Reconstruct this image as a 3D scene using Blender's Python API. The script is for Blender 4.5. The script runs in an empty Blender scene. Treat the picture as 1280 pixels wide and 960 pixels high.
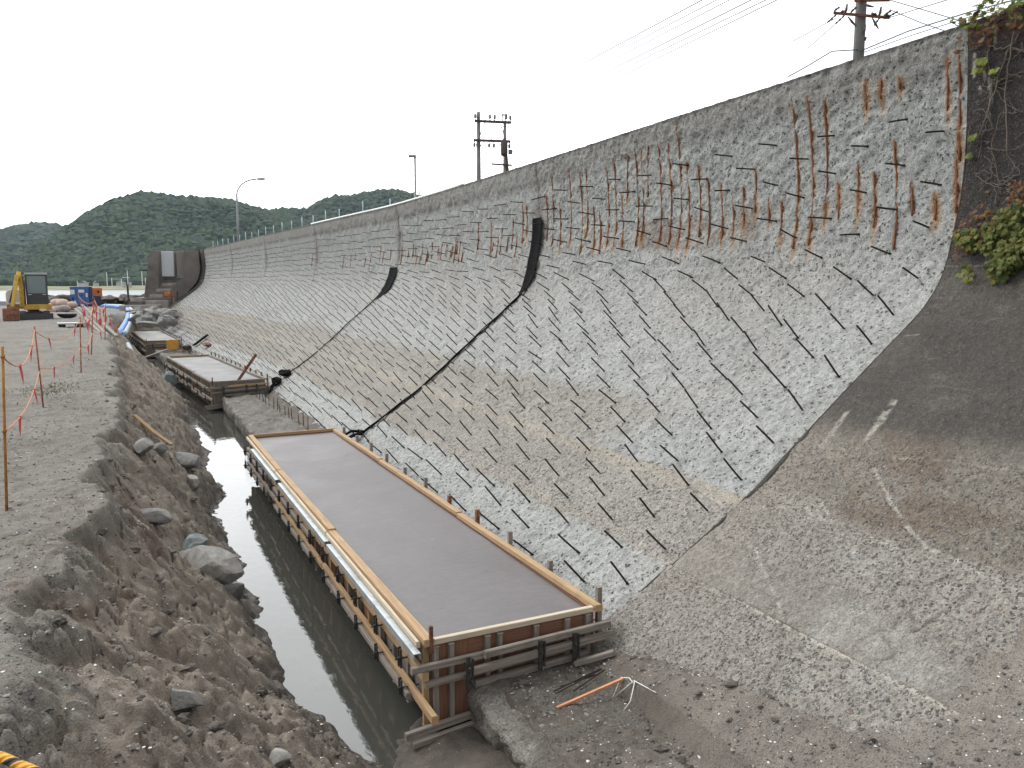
import bpy, math, random
import numpy as np
from mathutils import Vector, Matrix

random.seed(7); RNG = np.random.RandomState(11)
SC = bpy.context.scene
COL = SC.collection
WATER = 0.0; CZ = 3.9                     # camera height above the water

# ------------------------------------------------------------------ camera, world, sun, exposure
TH = math.atan(126/1000.0)
AX, AY = 0.43650, 0.89970                 # camera heading on the ground (wall runs along +Y)
cam_d = bpy.data.cameras.new('camera'); cam = bpy.data.objects.new('camera', cam_d); COL.objects.link(cam)
cam.location = (0, 0, CZ)
cam_d.sensor_width = 36; cam_d.lens = 36*1000/1280.0
cam_d.clip_start = 0.05; cam_d.clip_end = 9000
cam.rotation_euler = (math.pi/2 - TH, 0, math.atan2(-AX, AY))
SC.camera = cam

SUN_EL, SUN_AZ = math.radians(48), math.radians(-48)   # azimuth measured from +Y towards +X
w = bpy.data.worlds.new("World"); SC.world = w; w.use_nodes = True
nt = w.node_tree; nt.nodes.clear()
out = nt.nodes.new('ShaderNodeOutputWorld'); bg = nt.nodes.new('ShaderNodeBackground')
sky = nt.nodes.new('ShaderNodeTexSky'); sky.sky_type = 'NISHITA'; sky.sun_disc = False
sky.sun_elevation = SUN_EL; sky.sun_rotation = SUN_AZ
mixc = nt.nodes.new('ShaderNodeMix'); mixc.data_type = 'RGBA'
tc = nt.nodes.new('ShaderNodeTexCoord'); mp = nt.nodes.new('ShaderNodeMapping'); mp.inputs['Scale'].default_value = (1.2, 1.2, 3.2)
nz = nt.nodes.new('ShaderNodeTexNoise'); nz.inputs['Scale'].default_value = 1.6; nz.inputs['Detail'].default_value = 7
nz.inputs['Roughness'].default_value = 0.6
rp = nt.nodes.new('ShaderNodeMapRange'); rp.inputs['From Min'].default_value = 0.32; rp.inputs['From Max'].default_value = 0.62
rp.inputs['To Min'].default_value = 0.80; rp.inputs['To Max'].default_value = 0.97
cl = nt.nodes.new('ShaderNodeMix'); cl.data_type = 'RGBA'
cl.inputs[6].default_value = (8.6, 9.0, 9.6, 1); cl.inputs[7].default_value = (12.4, 12.3, 11.9, 1)
nt.links.new(tc.outputs['Generated'], mp.inputs['Vector']); nt.links.new(mp.outputs['Vector'], nz.inputs['Vector'])
nt.links.new(nz.outputs['Fac'], rp.inputs['Value']); nt.links.new(rp.outputs['Result'], mixc.inputs[0])
nt.links.new(nz.outputs['Fac'], cl.inputs[0])
dt = nt.nodes.new('ShaderNodeVectorMath'); dt.operation = 'DOT_PRODUCT'; nt.links.new(tc.outputs['Generated'], dt.inputs[0]); dt.inputs[1].default_value = Vector((-.25, .92, .30)).normalized()
dr = nt.nodes.new('ShaderNodeMapRange'); nt.links.new(dt.outputs['Value'], dr.inputs['Value'])     # clouds brightened towards the bay to lift the water's reflection
for k_, x_ in zip(('From Min','From Max','To Min','To Max'), (.25, 1.0, .88, 3.5)): dr.inputs[k_].default_value = x_
sc_ = nt.nodes.new('ShaderNodeVectorMath'); sc_.operation = 'SCALE'; nt.links.new(cl.outputs[2], sc_.inputs[0]); nt.links.new(dr.outputs['Result'], sc_.inputs['Scale'])
nt.links.new(sky.outputs['Color'], mixc.inputs[6]); nt.links.new(sc_.outputs[0], mixc.inputs[7])
nt.links.new(mixc.outputs[2], bg.inputs['Color']); bg.inputs['Strength'].default_value = 0.10
nt.links.new(bg.outputs['Background'], out.inputs['Surface'])

sun_d = bpy.data.lights.new('sun', 'SUN'); sun = bpy.data.objects.new('sun', sun_d); COL.objects.link(sun)
sun_d.energy = 1.1; sun_d.angle = math.radians(12); sun_d.color = (1, 0.97, 0.92)
sd = Vector((math.sin(SUN_AZ)*math.cos(SUN_EL), math.cos(SUN_AZ)*math.cos(SUN_EL), math.sin(SUN_EL)))
sun.rotation_euler = sd.to_track_quat('Z', 'Y').to_euler()
SC.view_settings.view_transform = 'Standard'; SC.view_settings.look = 'None'
SC.view_settings.exposure = 0.04; SC.view_settings.gamma = 1

# ------------------------------------------------------------------ noise (numpy)
def _hash(ix, iy, iz, seed):
    n = (ix*374761393 + iy*668265263 + iz*2147483647 + seed*1274126177) & 0xffffffff
    n = ((n ^ (n >> 13))*1274126177) & 0xffffffff
    n = ((n ^ (n >> 16))*2246822519) & 0xffffffff
    return ((n ^ (n >> 15)) & 0xffff)/65535.0*2-1
def vnoise(x, y, z=0.0, seed=0):
    x, y, z = np.broadcast_arrays(np.asarray(x, float), np.asarray(y, float), np.asarray(z, float))
    fx, fy, fz = np.floor(x), np.floor(y), np.floor(z)
    ix, iy, iz = fx.astype(np.int64), fy.astype(np.int64), fz.astype(np.int64)
    tx, ty, tz = x-fx, y-fy, z-fz
    tx, ty, tz = tx*tx*(3-2*tx), ty*ty*(3-2*ty), tz*tz*(3-2*tz)
    def L(a, b, t): return a+(b-a)*t
    def H(a, b, c): return _hash(ix+a, iy+b, iz+c, seed)
    r0 = L(L(H(0,0,0), H(1,0,0), tx), L(H(0,1,0), H(1,1,0), tx), ty)
    if not np.any(tz): return r0
    r1 = L(L(H(0,0,1), H(1,0,1), tx), L(H(0,1,1), H(1,1,1), tx), ty)
    return L(r0, r1, tz)
def fbm(x, y, z=0.0, octv=4, seed=0, rough=0.5):
    a, s, t = 1.0, 0.0, 0.0
    for k in range(octv):
        s = s + a*vnoise(np.asarray(x)*2**k+k*17.3, np.asarray(y)*2**k+k*5.7, np.asarray(z)*2**k, seed+k); t += a; a *= rough
    return s/t
def sm(a, b, x): t = np.clip((np.asarray(x, float)-a)/(b-a), 0, 1); return t*t*(3-2*t)

# ------------------------------------------------------------------ the line and the section of the seawall
_oy = np.linspace(-60, 160, 1101)
_ox = np.interp(_oy, [-60,10,17,24,29,36,46,57,73,160], [0,0,.06,.1,0,-.5,-1.15,-1.75,-2.9,-10])
_k = np.exp(-np.linspace(-2,2,25)**2); _k /= _k.sum(); _ox = np.convolve(np.pad(_ox, 12, mode='edge'), _k, 'valid')
def off(y): return np.interp(y, _oy, _ox)
PR = np.array([(3.55,-3.75),(4.19,-3.28),(5.0,-2.78),(5.82,-2.27),(6.5,-1.74),(7.21,-1.2),(8.0,-.62),(8.44,-.287),(8.72,.1),(8.84,.595),(8.93,1.0),(8.96,1.515),(8.92,2.2),(8.85,2.94)])
_s0 = np.r_[0, np.cumsum(np.hypot(*np.diff(PR, axis=0).T))]
SMAX = _s0[-1]; _ss = np.linspace(0, SMAX, 600)
_px = np.interp(_ss, _s0, PR[:,0]); _pz = np.interp(_ss, _s0, PR[:,1])
_k2 = np.ones(31)/31
def _smooth(a): return np.convolve(np.pad(a, 15, mode='reflect', reflect_type='odd'), _k2, 'valid')
_px, _pz = _smooth(_px), _smooth(_pz)
_nx = -np.gradient(_pz, _ss); _nz = np.gradient(_px, _ss); _l = np.hypot(_nx, _nz); _nx /= _l; _nz /= _l
S1, S2 = 1.56, 2.72                          # the two construction ledges, as arc length
def wtop(y): return np.interp(y, [-10, 6, 17, 28, 120], [.03, 0, -.12, -.2, -.2])
def wpt(s, y, h=0.0):
    """point on the wall face at arc length s and chainage y, h metres out along the normal"""
    s = np.asarray(s, float); y = np.asarray(y, float)
    nx, nz = np.interp(s, _ss, _nx), np.interp(s, _ss, _nz)
    x = np.interp(s, _ss, _px)+off(y)+nx*h
    z = np.interp(s, _ss, _pz)+nz*h+CZ+wtop(y)*sm(6.5, SMAX, s)
    return x, y+0*s, z
def wv(s, y, h=0.0):
    p = wpt(s, y, h); return Vector((float(p[0]), float(p[1]), float(p[2])))
def ray(u, v):
    r = (u-640)/1000.; dn = (v-480)/1000.
    F = math.cos(TH)-math.sin(TH)*dn; D = math.sin(TH)+math.cos(TH)*dn
    return np.array([AX*F+AY*r, AY*F-AX*r, -D])
def gp(u, v, z):                              # where a sight line meets the level z
    d = ray(u, v); t = (z-CZ)/d[2]; return Vector((d[0]*t, d[1]*t, z))
def dp(u, v, dist):                           # a point at a given ground distance along the sight line
    d = ray(u, v); t = dist/math.hypot(d[0], d[1]); return Vector((d[0]*t, d[1]*t, CZ+d[2]*t))
_ts = np.exp(np.linspace(math.log(3), math.log(110), 5000))
def wsy(u, v):                                # (s, y) on the wall for a sight line
    d = ray(u, v); p = _ts[:, None]*d
    xw = np.interp(p[:,2], _pz, _px, left=3, right=8.85)+off(p[:,1])
    i = int(np.argmax(p[:,0] > xw)); return float(np.interp(p[i,2], _pz, _ss)), float(p[i,1])

# ------------------------------------------------------------------ materials
MATS = {}
def N(nt, t, **kw):
    n = nt.nodes.new(t)
    for k, v in kw.items(): setattr(n, k, v)
    return n
def mat_base(name):
    m = bpy.data.materials.new(name); m.use_nodes = True; nt = m.node_tree; nt.nodes.clear()
    o = N(nt, 'ShaderNodeOutputMaterial'); b = N(nt, 'ShaderNodeBsdfPrincipled'); nt.links.new(b.outputs[0], o.inputs[0])
    MATS[name] = m; return m, nt, b
def noise(nt, vec, scale, detail=4, rough=.55):
    n = N(nt, 'ShaderNodeTexNoise'); n.inputs['Scale'].default_value = scale; n.inputs['Detail'].default_value = detail
    n.inputs['Roughness'].default_value = rough
    if vec is not None: nt.links.new(vec, n.inputs['Vector'])
    return n.outputs['Fac']
def rng(nt, v, a, b, c, d):
    r = N(nt, 'ShaderNodeMapRange'); nt.links.new(v, r.inputs['Value'])
    for k, x in zip(('From Min','From Max','To Min','To Max'), (a,b,c,d)): r.inputs[k].default_value = x
    return r.outputs['Result']
def mul(nt, a, b, op='MULTIPLY'):
    m = N(nt, 'ShaderNodeMath', operation=op)
    for i, x in enumerate((a, b)):
        if isinstance(x, (int, float)): m.inputs[i].default_value = x
        else: nt.links.new(x, m.inputs[i])
    return m.outputs[0]
def mixcol(nt, fac, a, b, mode='MIX'):
    m = N(nt, 'ShaderNodeMix', data_type='RGBA', blend_type=mode)
    for i, x in ((0, fac), (6, a), (7, b)):
        if isinstance(x, (int, float)): m.inputs[i].default_value = x
        elif isinstance(x, tuple): m.inputs[i].default_value = (*x, 1) if len(x) == 3 else x
        else: nt.links.new(x, m.inputs[i])
    return m.outputs[2]
def grey(nt, v):
    c = N(nt, 'ShaderNodeCombineColor')
    for i in range(3): nt.links.new(v, c.inputs[i])
    return c.outputs[0]
def bump(nt, b, h, strength, dist):
    n = N(nt, 'ShaderNodeBump'); n.inputs['Strength'].default_value = strength; n.inputs['Distance'].default_value = dist
    nt.links.new(h, n.inputs['Height']); nt.links.new(n.outputs[0], b.inputs['Normal'])
def objc(nt): return N(nt, 'ShaderNodeTexCoord').outputs['Object']

def plain(name, col, rough=.6, metal=0, var=.25, scale=6, bmp=.15, isl=0.0, dirt=None):
    m, nt, b = mat_base(name); v = objc(nt)
    f = rng(nt, noise(nt, v, scale, 5), .3, .7, 1-var, 1+var)
    if isl:
        g = N(nt, 'ShaderNodeNewGeometry'); f = mul(nt, f, rng(nt, g.outputs['Random Per Island'], 0, 1, 1-isl, 1+isl))
    c = mixcol(nt, 1.0, col, grey(nt, f), 'MULTIPLY')
    if dirt:
        c = mixcol(nt, rng(nt, noise(nt, v, scale*.37, 6, .65), .5, .68, 0, .8), c, dirt)
    nt.links.new(c, b.inputs['Base Color']); b.inputs['Roughness'].default_value = rough; b.inputs['Metallic'].default_value = metal
    if bmp: bump(nt, b, noise(nt, v, scale*5, 4), bmp, .01)
    return m
def wood(name, col, dark, rough=.75, isl=.22, stain=.35):
    m, nt, b = mat_base(name)
    uv = N(nt, 'ShaderNodeTexCoord').outputs['UV']; ob = objc(nt)
    mp = N(nt, 'ShaderNodeMapping'); mp.inputs['Scale'].default_value = (1.2, 34, 1); nt.links.new(uv, mp.inputs['Vector'])
    g = N(nt, 'ShaderNodeNewGeometry'); ri = g.outputs['Random Per Island']
    cb = N(nt, 'ShaderNodeVectorMath', operation='ADD'); cx = N(nt, 'ShaderNodeCombineXYZ')
    nt.links.new(mul(nt, ri, 37.0), cx.inputs[0]); nt.links.new(mul(nt, ri, 91.0), cx.inputs[1])
    nt.links.new(mp.outputs[0], cb.inputs[0]); nt.links.new(cx.outputs[0], cb.inputs[1])
    gr = noise(nt, cb.outputs[0], 1.6, 5, .6)
    c = mixcol(nt, rng(nt, gr, .35, .68, 0, 1), col, dark)
    c = mixcol(nt, 1.0, c, grey(nt, rng(nt, ri, 0, 1, 1-isl, 1+isl)), 'MULTIPLY')
    c = mixcol(nt, rng(nt, noise(nt, ob, 5.5, 5, .65), .52, .72, 0, stain), c, (.10, .09, .08))
    nt.links.new(c, b.inputs['Base Color']); b.inputs['Roughness'].default_value = rough
    bump(nt, b, gr, .35, .004)
    return m

# wall faces: base colour held per vertex (stains, bands), pebble cells and grit added here
def wall_material(name, chip=1.0):
    m, nt, b = mat_base(name); v = objc(nt)
    at = N(nt, 'ShaderNodeAttribute', attribute_name='tint'); ag = N(nt, 'ShaderNodeAttribute', attribute_name='pebble')
    n1 = noise(nt, v, 55, 4, .62); n2 = noise(nt, v, 15, 5, .65); n3 = noise(nt, v, 1.1, 6, .6)
    f = mul(nt, rng(nt, n1, .3, .7, .70, 1.30), rng(nt, n2, .3, .7, .76, 1.24))
    f = mul(nt, f, rng(nt, n3, .3, .7, .92, 1.08))
    c = mixcol(nt, 1.0, at.outputs['Color'], grey(nt, f), 'MULTIPLY')
    # pits of broken stone, their shade darkened into the colour
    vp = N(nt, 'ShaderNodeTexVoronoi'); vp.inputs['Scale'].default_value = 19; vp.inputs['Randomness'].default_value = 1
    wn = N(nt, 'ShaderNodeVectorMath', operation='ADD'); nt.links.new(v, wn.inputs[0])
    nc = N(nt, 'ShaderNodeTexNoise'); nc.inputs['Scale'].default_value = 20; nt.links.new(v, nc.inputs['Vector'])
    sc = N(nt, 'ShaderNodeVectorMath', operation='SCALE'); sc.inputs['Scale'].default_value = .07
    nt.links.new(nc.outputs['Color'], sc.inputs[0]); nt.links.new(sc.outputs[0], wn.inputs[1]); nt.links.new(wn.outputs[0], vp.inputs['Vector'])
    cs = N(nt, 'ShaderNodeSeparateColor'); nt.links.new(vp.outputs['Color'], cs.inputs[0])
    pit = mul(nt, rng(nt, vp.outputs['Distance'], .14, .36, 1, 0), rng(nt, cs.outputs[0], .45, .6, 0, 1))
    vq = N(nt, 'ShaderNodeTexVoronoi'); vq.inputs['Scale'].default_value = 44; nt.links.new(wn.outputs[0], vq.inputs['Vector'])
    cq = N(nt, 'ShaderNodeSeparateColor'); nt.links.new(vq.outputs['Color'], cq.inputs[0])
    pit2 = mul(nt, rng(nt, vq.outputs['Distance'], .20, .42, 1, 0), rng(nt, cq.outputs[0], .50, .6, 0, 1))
    pale_cell = mul(nt, rng(nt, vq.outputs['Distance'], .25, .5, 1, 0), rng(nt, cq.outputs[0], .22, .14, 0, 1))  # scattered paler cells
    c = mixcol(nt, mul(nt, pale_cell, .45*chip), c, (.52, .53, .51)); c = mixcol(nt, mul(nt, pit2, .5*chip), c, (.12, .12, .115))
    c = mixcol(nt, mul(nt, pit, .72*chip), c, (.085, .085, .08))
    # embedded pebbles
    vo = N(nt, 'ShaderNodeTexVoronoi'); vo.inputs['Scale'].default_value = 30; nt.links.new(wn.outputs[0], vo.inputs['Vector'])
    s2 = N(nt, 'ShaderNodeSeparateColor'); nt.links.new(vo.outputs['Color'], s2.inputs[0])
    inside = rng(nt, vo.outputs['Distance'], .30, .44, 1, 0)
    ra = N(nt, 'ShaderNodeValToRGB'); nt.links.new(s2.outputs[1], ra.inputs[0])
    e = ra.color_ramp.elements; e[0].position = 0; e[0].color = (.055, .055, .06, 1); e[1].position = 1; e[1].color = (.36, .34, .31, 1)
    for p, q in ((.25, (.11, .10, .10, 1)), (.45, (.20, .18, .16, 1)), (.62, (.25, .17, .13, 1)), (.8, (.24, .25, .26, 1))):
        x = ra.color_ramp.elements.new(p); x.color = q
    amask = mul(nt, mul(nt, inside, rng(nt, s2.outputs[0], .10, .2, 0, 1)), ag.outputs['Fac'])
    c = mixcol(nt, mul(nt, amask, .82), c, ra.outputs[0])
    nt.links.new(c, b.inputs['Base Color']); b.inputs['Roughness'].default_value = .88
    b.inputs['Specular IOR Level'].default_value = .3
    h = mul(nt, mul(nt, n1, .5), mul(nt, n2, 1.1), 'ADD'); h = mul(nt, h, mul(nt, pit, -1.1*chip), 'ADD'); h = mul(nt, h, mul(nt, amask, .5), 'ADD')
    bump(nt, b, h, 1.0, .035 if chip > .5 else .04)
    return m
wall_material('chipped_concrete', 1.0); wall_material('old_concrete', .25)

# sand and gravel ground: tint per vertex + shells, pebbles
def sand_material():
    m, nt, b = mat_base('sand'); v = objc(nt)
    at = N(nt, 'ShaderNodeAttribute', attribute_name='tint'); ag = N(nt, 'ShaderNodeAttribute', attribute_name='pebble')
    n1 = noise(nt, v, 90, 4, .65); n2 = noise(nt, v, 9, 6, .62); n3 = noise(nt, v, 1.4, 5)
    f = mul(nt, mul(nt, rng(nt, n1, .3, .7, .68, 1.32), rng(nt, n2, .3, .7, .80, 1.2)), rng(nt, n3, .3, .7, .88, 1.12))
    c = mixcol(nt, 1.0, at.outputs['Color'], grey(nt, f), 'MULTIPLY')
    vo = N(nt, 'ShaderNodeTexVoronoi'); vo.inputs['Scale'].default_value = 46; nt.links.new(v, vo.inputs['Vector'])
    s2 = N(nt, 'ShaderNodeSeparateColor'); nt.links.new(vo.outputs['Color'], s2.inputs[0])
    ins = mul(nt, rng(nt, vo.outputs['Distance'], .25, .36, 1, 0), ag.outputs['Fac'])
    ra = N(nt, 'ShaderNodeValToRGB'); nt.links.new(s2.outputs[1], ra.inputs[0]); e = ra.color_ramp.elements
    e[0].color = (.05, .048, .045, 1); e[1].color = (.36, .35, .33, 1)
    for p, q in ((.35, (.11, .10, .095, 1)), (.7, (.19, .18, .165, 1)), (.9, (.26, .25, .235, 1))):
        x = e.new(p); x.color = q
    c = mixcol(nt, mul(nt, ins, .7), c, ra.outputs[0])
    vs = N(nt, 'ShaderNodeTexVoronoi'); vs.inputs['Scale'].default_value = 24; nt.links.new(v, vs.inputs['Vector'])
    s3 = N(nt, 'ShaderNodeSeparateColor'); nt.links.new(vs.outputs['Color'], s3.inputs[0])
    sh = mul(nt, rng(nt, vs.outputs['Distance'], .10, .17, 1, 0), rng(nt, s3.outputs[0], .86, .88, 0, 1))
    c = mixcol(nt, sh, c, (.62, .60, .56))
    nt.links.new(c, b.inputs['Base Color']); b.inputs['Specular IOR Level'].default_value = .35
    we = N(nt, 'ShaderNodeAttribute', attribute_name='wet'); nt.links.new(rng(nt, we.outputs['Fac'], 0, 1, .92, .38), b.inputs['Roughness'])
    h = mul(nt, mul(nt, n1, .6), mul(nt, n2, 1.0), 'ADD'); h = mul(nt, h, mul(nt, ins, .35), 'ADD')
    bump(nt, b, h, .9, .03)
sand_material()

plain('rebar_steel', (.035, .027, .024), .7, .3, .35, 30, .2)
plain('rust', (.21, .078, .03), .9, 0, .45, 40, .5)
plain('rubber', (.009, .009, .0095), .95, 0, .3, 8, .1).node_tree.nodes['Principled BSDF'].inputs['Specular IOR Level'].default_value = .08
wood('fresh_timber', (.43, .29, .16), (.27, .17, .09), stain=.25)
wood('pale_timber', (.55, .48, .37), (.38, .31, .22), stain=.12)
wood('weathered_timber', (.27, .235, .20), (.13, .11, .095), stain=.5)
wood('plywood', (.26, .125, .075), (.17, .08, .052), isl=.15, stain=.35)
plain('galvanised', (.42, .45, .46), .45, .55, .15, 10, .05, dirt=(.25, .25, .24))
plain('clamp_steel', (.07, .07, .068), .6, .6, .4, 20, .1)
plain('rusty_metal', (.20, .085, .05), .8, .2, .5, 9, .3)
plain('yellow_paint', (.60, .36, .035), .45, 0, .15, 3, .05, dirt=(.20, .15, .08))
plain('cream_paint', (.55, .50, .42), .5, 0, .1, 3, .05)
plain('black_plastic', (.02, .02, .021), .5, 0, .2, 4, .05)
plain('dark_frame', (.045, .045, .045), .45, 0, .2, 3, 0)
plain('track_rubber', (.05, .047, .043), .85, 0, .3, 10, .3)
plain('roof_grey', (.45, .45, .45), .5, 0, .1, 3, 0)
plain('blue_paint', (.035, .13, .36), .45, 0, .12, 3, .05, dirt=(.08, .12, .2))
plain('dark_blue_paint', (.025, .04, .10), .5, 0, .2, 3, .05)
plain('orange_paint', (.60, .17, .035), .5, 0, .15, 4, .05)
plain('pump_orange', (.40, .12, .05), .7, 0, .3, 6, .1, dirt=(.16, .07, .05))
plain('yellow_crate', (.62, .30, .04), .55, 0, .15, 6, .05)
plain('white_paint', (.72, .73, .72), .5, 0, .08, 3, .05)
plain('pale_board', (.48, .52, .52), .6, 0, .1, 2, .05)
plain('bulk_bag', (.55, .38, .32), .8, 0, .12, 3, .2)
plain('grey_bag', (.30, .28, .26), .8, 0, .15, 3, .2)
plain('blue_hose', (.02, .16, .50), .5, 0, .1, 5, .1)
plain('pale_hose', (.42, .50, .52), .6, 0, .1, 5, .1)
plain('orange_rope', (.60, .22, .10), .8, 0, .15, 40, .2)
plain('pink_ribbon', (.62, .10, .12), .7, 0, .2, 20, 0)
plain('rod_orange', (.38, .13, .06), .8, .1, .4, 14, .2, dirt=(.14, .05, .03))
plain('rod_yellow', (.40, .19, .05), .8, .1, .3, 14, .2, dirt=(.16, .07, .03))
plain('lamp_pole', (.36, .37, .37), .5, .2, .1, 3, 0)
plain('pole_concrete', (.24, .23, .22), .85, 0, .2, 4, .1)
plain('pole_iron', (.10, .075, .065), .7, .3, .3, 8, 0)
plain('insulator', (.20, .19, .19), .35, 0, .1, 5, 0)
plain('wire', (.10, .10, .10), .6, 0, .1, 5, 0)
plain('rail_blue', (.42, .55, .60), .5, .1, .1, 3, 0)
plain('stone', (.20, .195, .185), .85, 0, .35, 7, 1.0, dirt=(.10, .09, .08))
plain('pale_stone', (.30, .29, .27), .85, 0, .35, 9, 1.0, dirt=(.16, .14, .12))
plain('blue_stone', (.17, .205, .21), .8, 0, .45, 14, .8, dirt=(.13, .12, .11))
plain('footing_concrete', (.27, .255, .225), .9, 0, .3, 5, .7, dirt=(.13, .115, .10))
plain('stair_concrete', (.18, .16, .143), .9, 0, .3, .9, .3, dirt=(.06, .055, .05))
plain('stair_edge', (.34, .31, .28), .9, 0, .25, 1.5, .3)
plain('panel_grey', (.50, .53, .54), .6, 0, .06, 1, .05)
plain('panel_brown', (.22, .195, .17), .7, 0, .1, 1, .05)
plain('asphalt', (.05, .05, .05), .9, 0, .2, 2, .2)
plain('coping', (.22, .21, .195), .9, 0, .3, 3, .4, dirt=(.07, .065, .06))
plain('dry_grass', (.19, .19, .10), .95, 0, .3, .06, 0, dirt=(.12, .15, .07))
plain('grass', (.10, .13, .045), .8, 0, .3, 12, 0, isl=.3)
plain('dry_weed', (.15, .085, .05), .9, 0, .3, 10, 0, isl=.5)
plain('white_wire', (.75, .75, .73), .5, 0, .05, 5, 0)
plain('orange_stick', (.55, .25, .13), .7, 0, .15, 12, .1)
plain('house_wall', (.5, .5, .48), .8, 0, .1, .2, 0)
plain('house_roof', (.12, .13, .15), .8, 0, .1, .2, 0)
plain('bark', (.16, .13, .105), .9, 0, .3, 20, .4)
plain('shell', (.66, .64, .60), .7, 0, .15, 40, 0, isl=.25)
plain('gravel', (.17, .16, .148), .9, 0, .3, 40, .3, isl=.55)
plain('dark_clod', (.105, .092, .078), .95, 0, .35, 12, .8)

def glass_material():
    m, nt, b = mat_base('cab_glass'); b.inputs['Base Color'].default_value = (.16, .21, .21, 1); b.inputs['Roughness'].default_value = .12
    b.inputs['Metallic'].default_value = 0; b.inputs['Specular IOR Level'].default_value = .9
    m, nt, b = mat_base('tiger_rope')
    uv = N(nt, 'ShaderNodeTexCoord').outputs['UV']; sx = N(nt, 'ShaderNodeSeparateXYZ'); nt.links.new(uv, sx.inputs[0])
    a = mul(nt, mul(nt, sx.outputs[0], 1/.042), mul(nt, sx.outputs[1], 1.0), 'ADD'); a = mul(nt, a, 1.0, 'FRACT')
    c = mixcol(nt, mul(nt, a, .36, 'LESS_THAN'), (.72, .33, .03), (.02, .017, .015)); nt.links.new(c, b.inputs['Base Color']); b.inputs['Roughness'].default_value = .7
    a2 = mul(nt, mul(nt, mul(nt, sx.outputs[0], 3/.042), mul(nt, sx.outputs[1], 3.0), 'ADD'), 6.283); bump(nt, b, mul(nt, a2, 0, 'SINE'), .6, .002)
glass_material()

def slab_material(name, col, wetcol, line=True):
    m, nt, b = mat_base(name); v = objc(nt)
    n1 = noise(nt, v, .9, 5, .6); n2 = noise(nt, v, 14, 5, .6); n3 = noise(nt, v, 90, 3)
    mpv = N(nt, 'ShaderNodeMapping'); mpv.inputs['Scale'].default_value = (3, 14, 1); nt.links.new(v, mpv.inputs['Vector'])
    n4 = noise(nt, mpv.outputs[0], 1.3, 5, .6)
    f = mul(nt, mul(nt, rng(nt, n1, .3, .7, .82, 1.16), rng(nt, n2, .3, .7, .93, 1.07)), rng(nt, n4, .3, .7, .93, 1.07))
    c = mixcol(nt, 1.0, col, grey(nt, f), 'MULTIPLY')
    vs = N(nt, 'ShaderNodeTexVoronoi'); vs.inputs['Scale'].default_value = 5; nt.links.new(v, vs.inputs['Vector'])
    s3 = N(nt, 'ShaderNodeSeparateColor'); nt.links.new(vs.outputs['Color'], s3.inputs[0])
    mk = mul(nt, rng(nt, vs.outputs['Distance'], .03, .12, 1, 0), rng(nt, s3.outputs[0], .9, .93, 0, .6))
    c = mixcol(nt, mk, c, (.3, .3, .3))
    if line:      # the later pour meets the earlier one on a curved lap line
        sx = N(nt, 'ShaderNodeSeparateXYZ'); nt.links.new(v, sx.inputs[0])
        q = mul(nt, sx.outputs[0], .75, 'SUBTRACT'); q = mul(nt, mul(nt, q, q), -.9); q = mul(nt, mul(nt, sx.outputs[1], 7.55, 'SUBTRACT'), q, 'ADD')
        q = mul(nt, q, rng(nt, noise(nt, v, 1.6, 3), 0, 1, -.25, .25), 'ADD')
        c = mixcol(nt, rng(nt, q, -.03, .03, 0, .28), c, wetcol)
        ln = mul(nt, rng(nt, mul(nt, q, 0, 'ABSOLUTE'), .0, .035, .5, 0), rng(nt, sx.outputs[0], .5, .9, .1, 1))
        c = mixcol(nt, ln, c, (.07, .06, .06))
    nt.links.new(c, b.inputs['Base Color'])
    nt.links.new(rng(nt, n1, .3, .7, .36, .62), b.inputs['Roughness']); b.inputs['Specular IOR Level'].default_value = .35
    bump(nt, b, mul(nt, n2, mul(nt, n3, .4), 'ADD'), .25, .006)
slab_material('wet_concrete', (.148, .136, .138), (.215, .20, .198))
slab_material('set_concrete', (.148, .14, .138), (.2, .2, .2), False)
slab_material('pale_concrete', (.36, .355, .34), (.2, .2, .2), False)

def water_material(name, col, rough, sc, st):
    m, nt, b = mat_base(name); v = objc(nt)
    b.inputs['Base Color'].default_value = (*col, 1); b.inputs['Roughness'].default_value = rough; b.inputs['IOR'].default_value = 1.5
    b.inputs['Specular IOR Level'].default_value = .8
    mpv = N(nt, 'ShaderNodeMapping'); mpv.inputs['Scale'].default_value = (1, .55, 1); mpv.inputs['Rotation'].default_value = (0, 0, .5); nt.links.new(v, mpv.inputs['Vector'])
    wv_ = N(nt, 'ShaderNodeTexNoise'); wv_.inputs['Scale'].default_value = sc; wv_.inputs['Detail'].default_value = 3; nt.links.new(mpv.outputs[0], wv_.inputs['Vector'])
    bump(nt, b, wv_.outputs['Fac'], st, .02)
water_material('trench_water', (.060, .060, .052), .03, 9, .10)
water_material('sea_water', (.10, .12, .125), .45, 1.2, .6)

def foliage_material(name, c1, c2, sc=1.0, isl=True, tr=0):
    m, nt, b = mat_base(name); v = objc(nt)
    g = N(nt, 'ShaderNodeNewGeometry')
    c = mixcol(nt, g.outputs['Random Per Island'], c1, c2)
    c = mixcol(nt, 1.0, c, grey(nt, rng(nt, noise(nt, v, sc, 4, .7), .3, .7, .55, 1.45)), 'MULTIPLY')
    nt.links.new(c, b.inputs['Base Color']); b.inputs['Roughness'].default_value = .75
    b.inputs['Specular IOR Level'].default_value = .2
foliage_material('hill_forest', (.010, .030, .015), (.040, .072, .024), .5)
foliage_material('hill_ground', (.03, .05, .02), (.045, .065, .025), .05)
foliage_material('ivy_leaf', (.055, .085, .024), (.125, .118, .028), 9)
foliage_material('red_leaf', (.13, .045, .028), (.13, .09, .03), 9)
foliage_material('green_leaf', (.09, .14, .03), (.19, .19, .04), 9)

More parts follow.
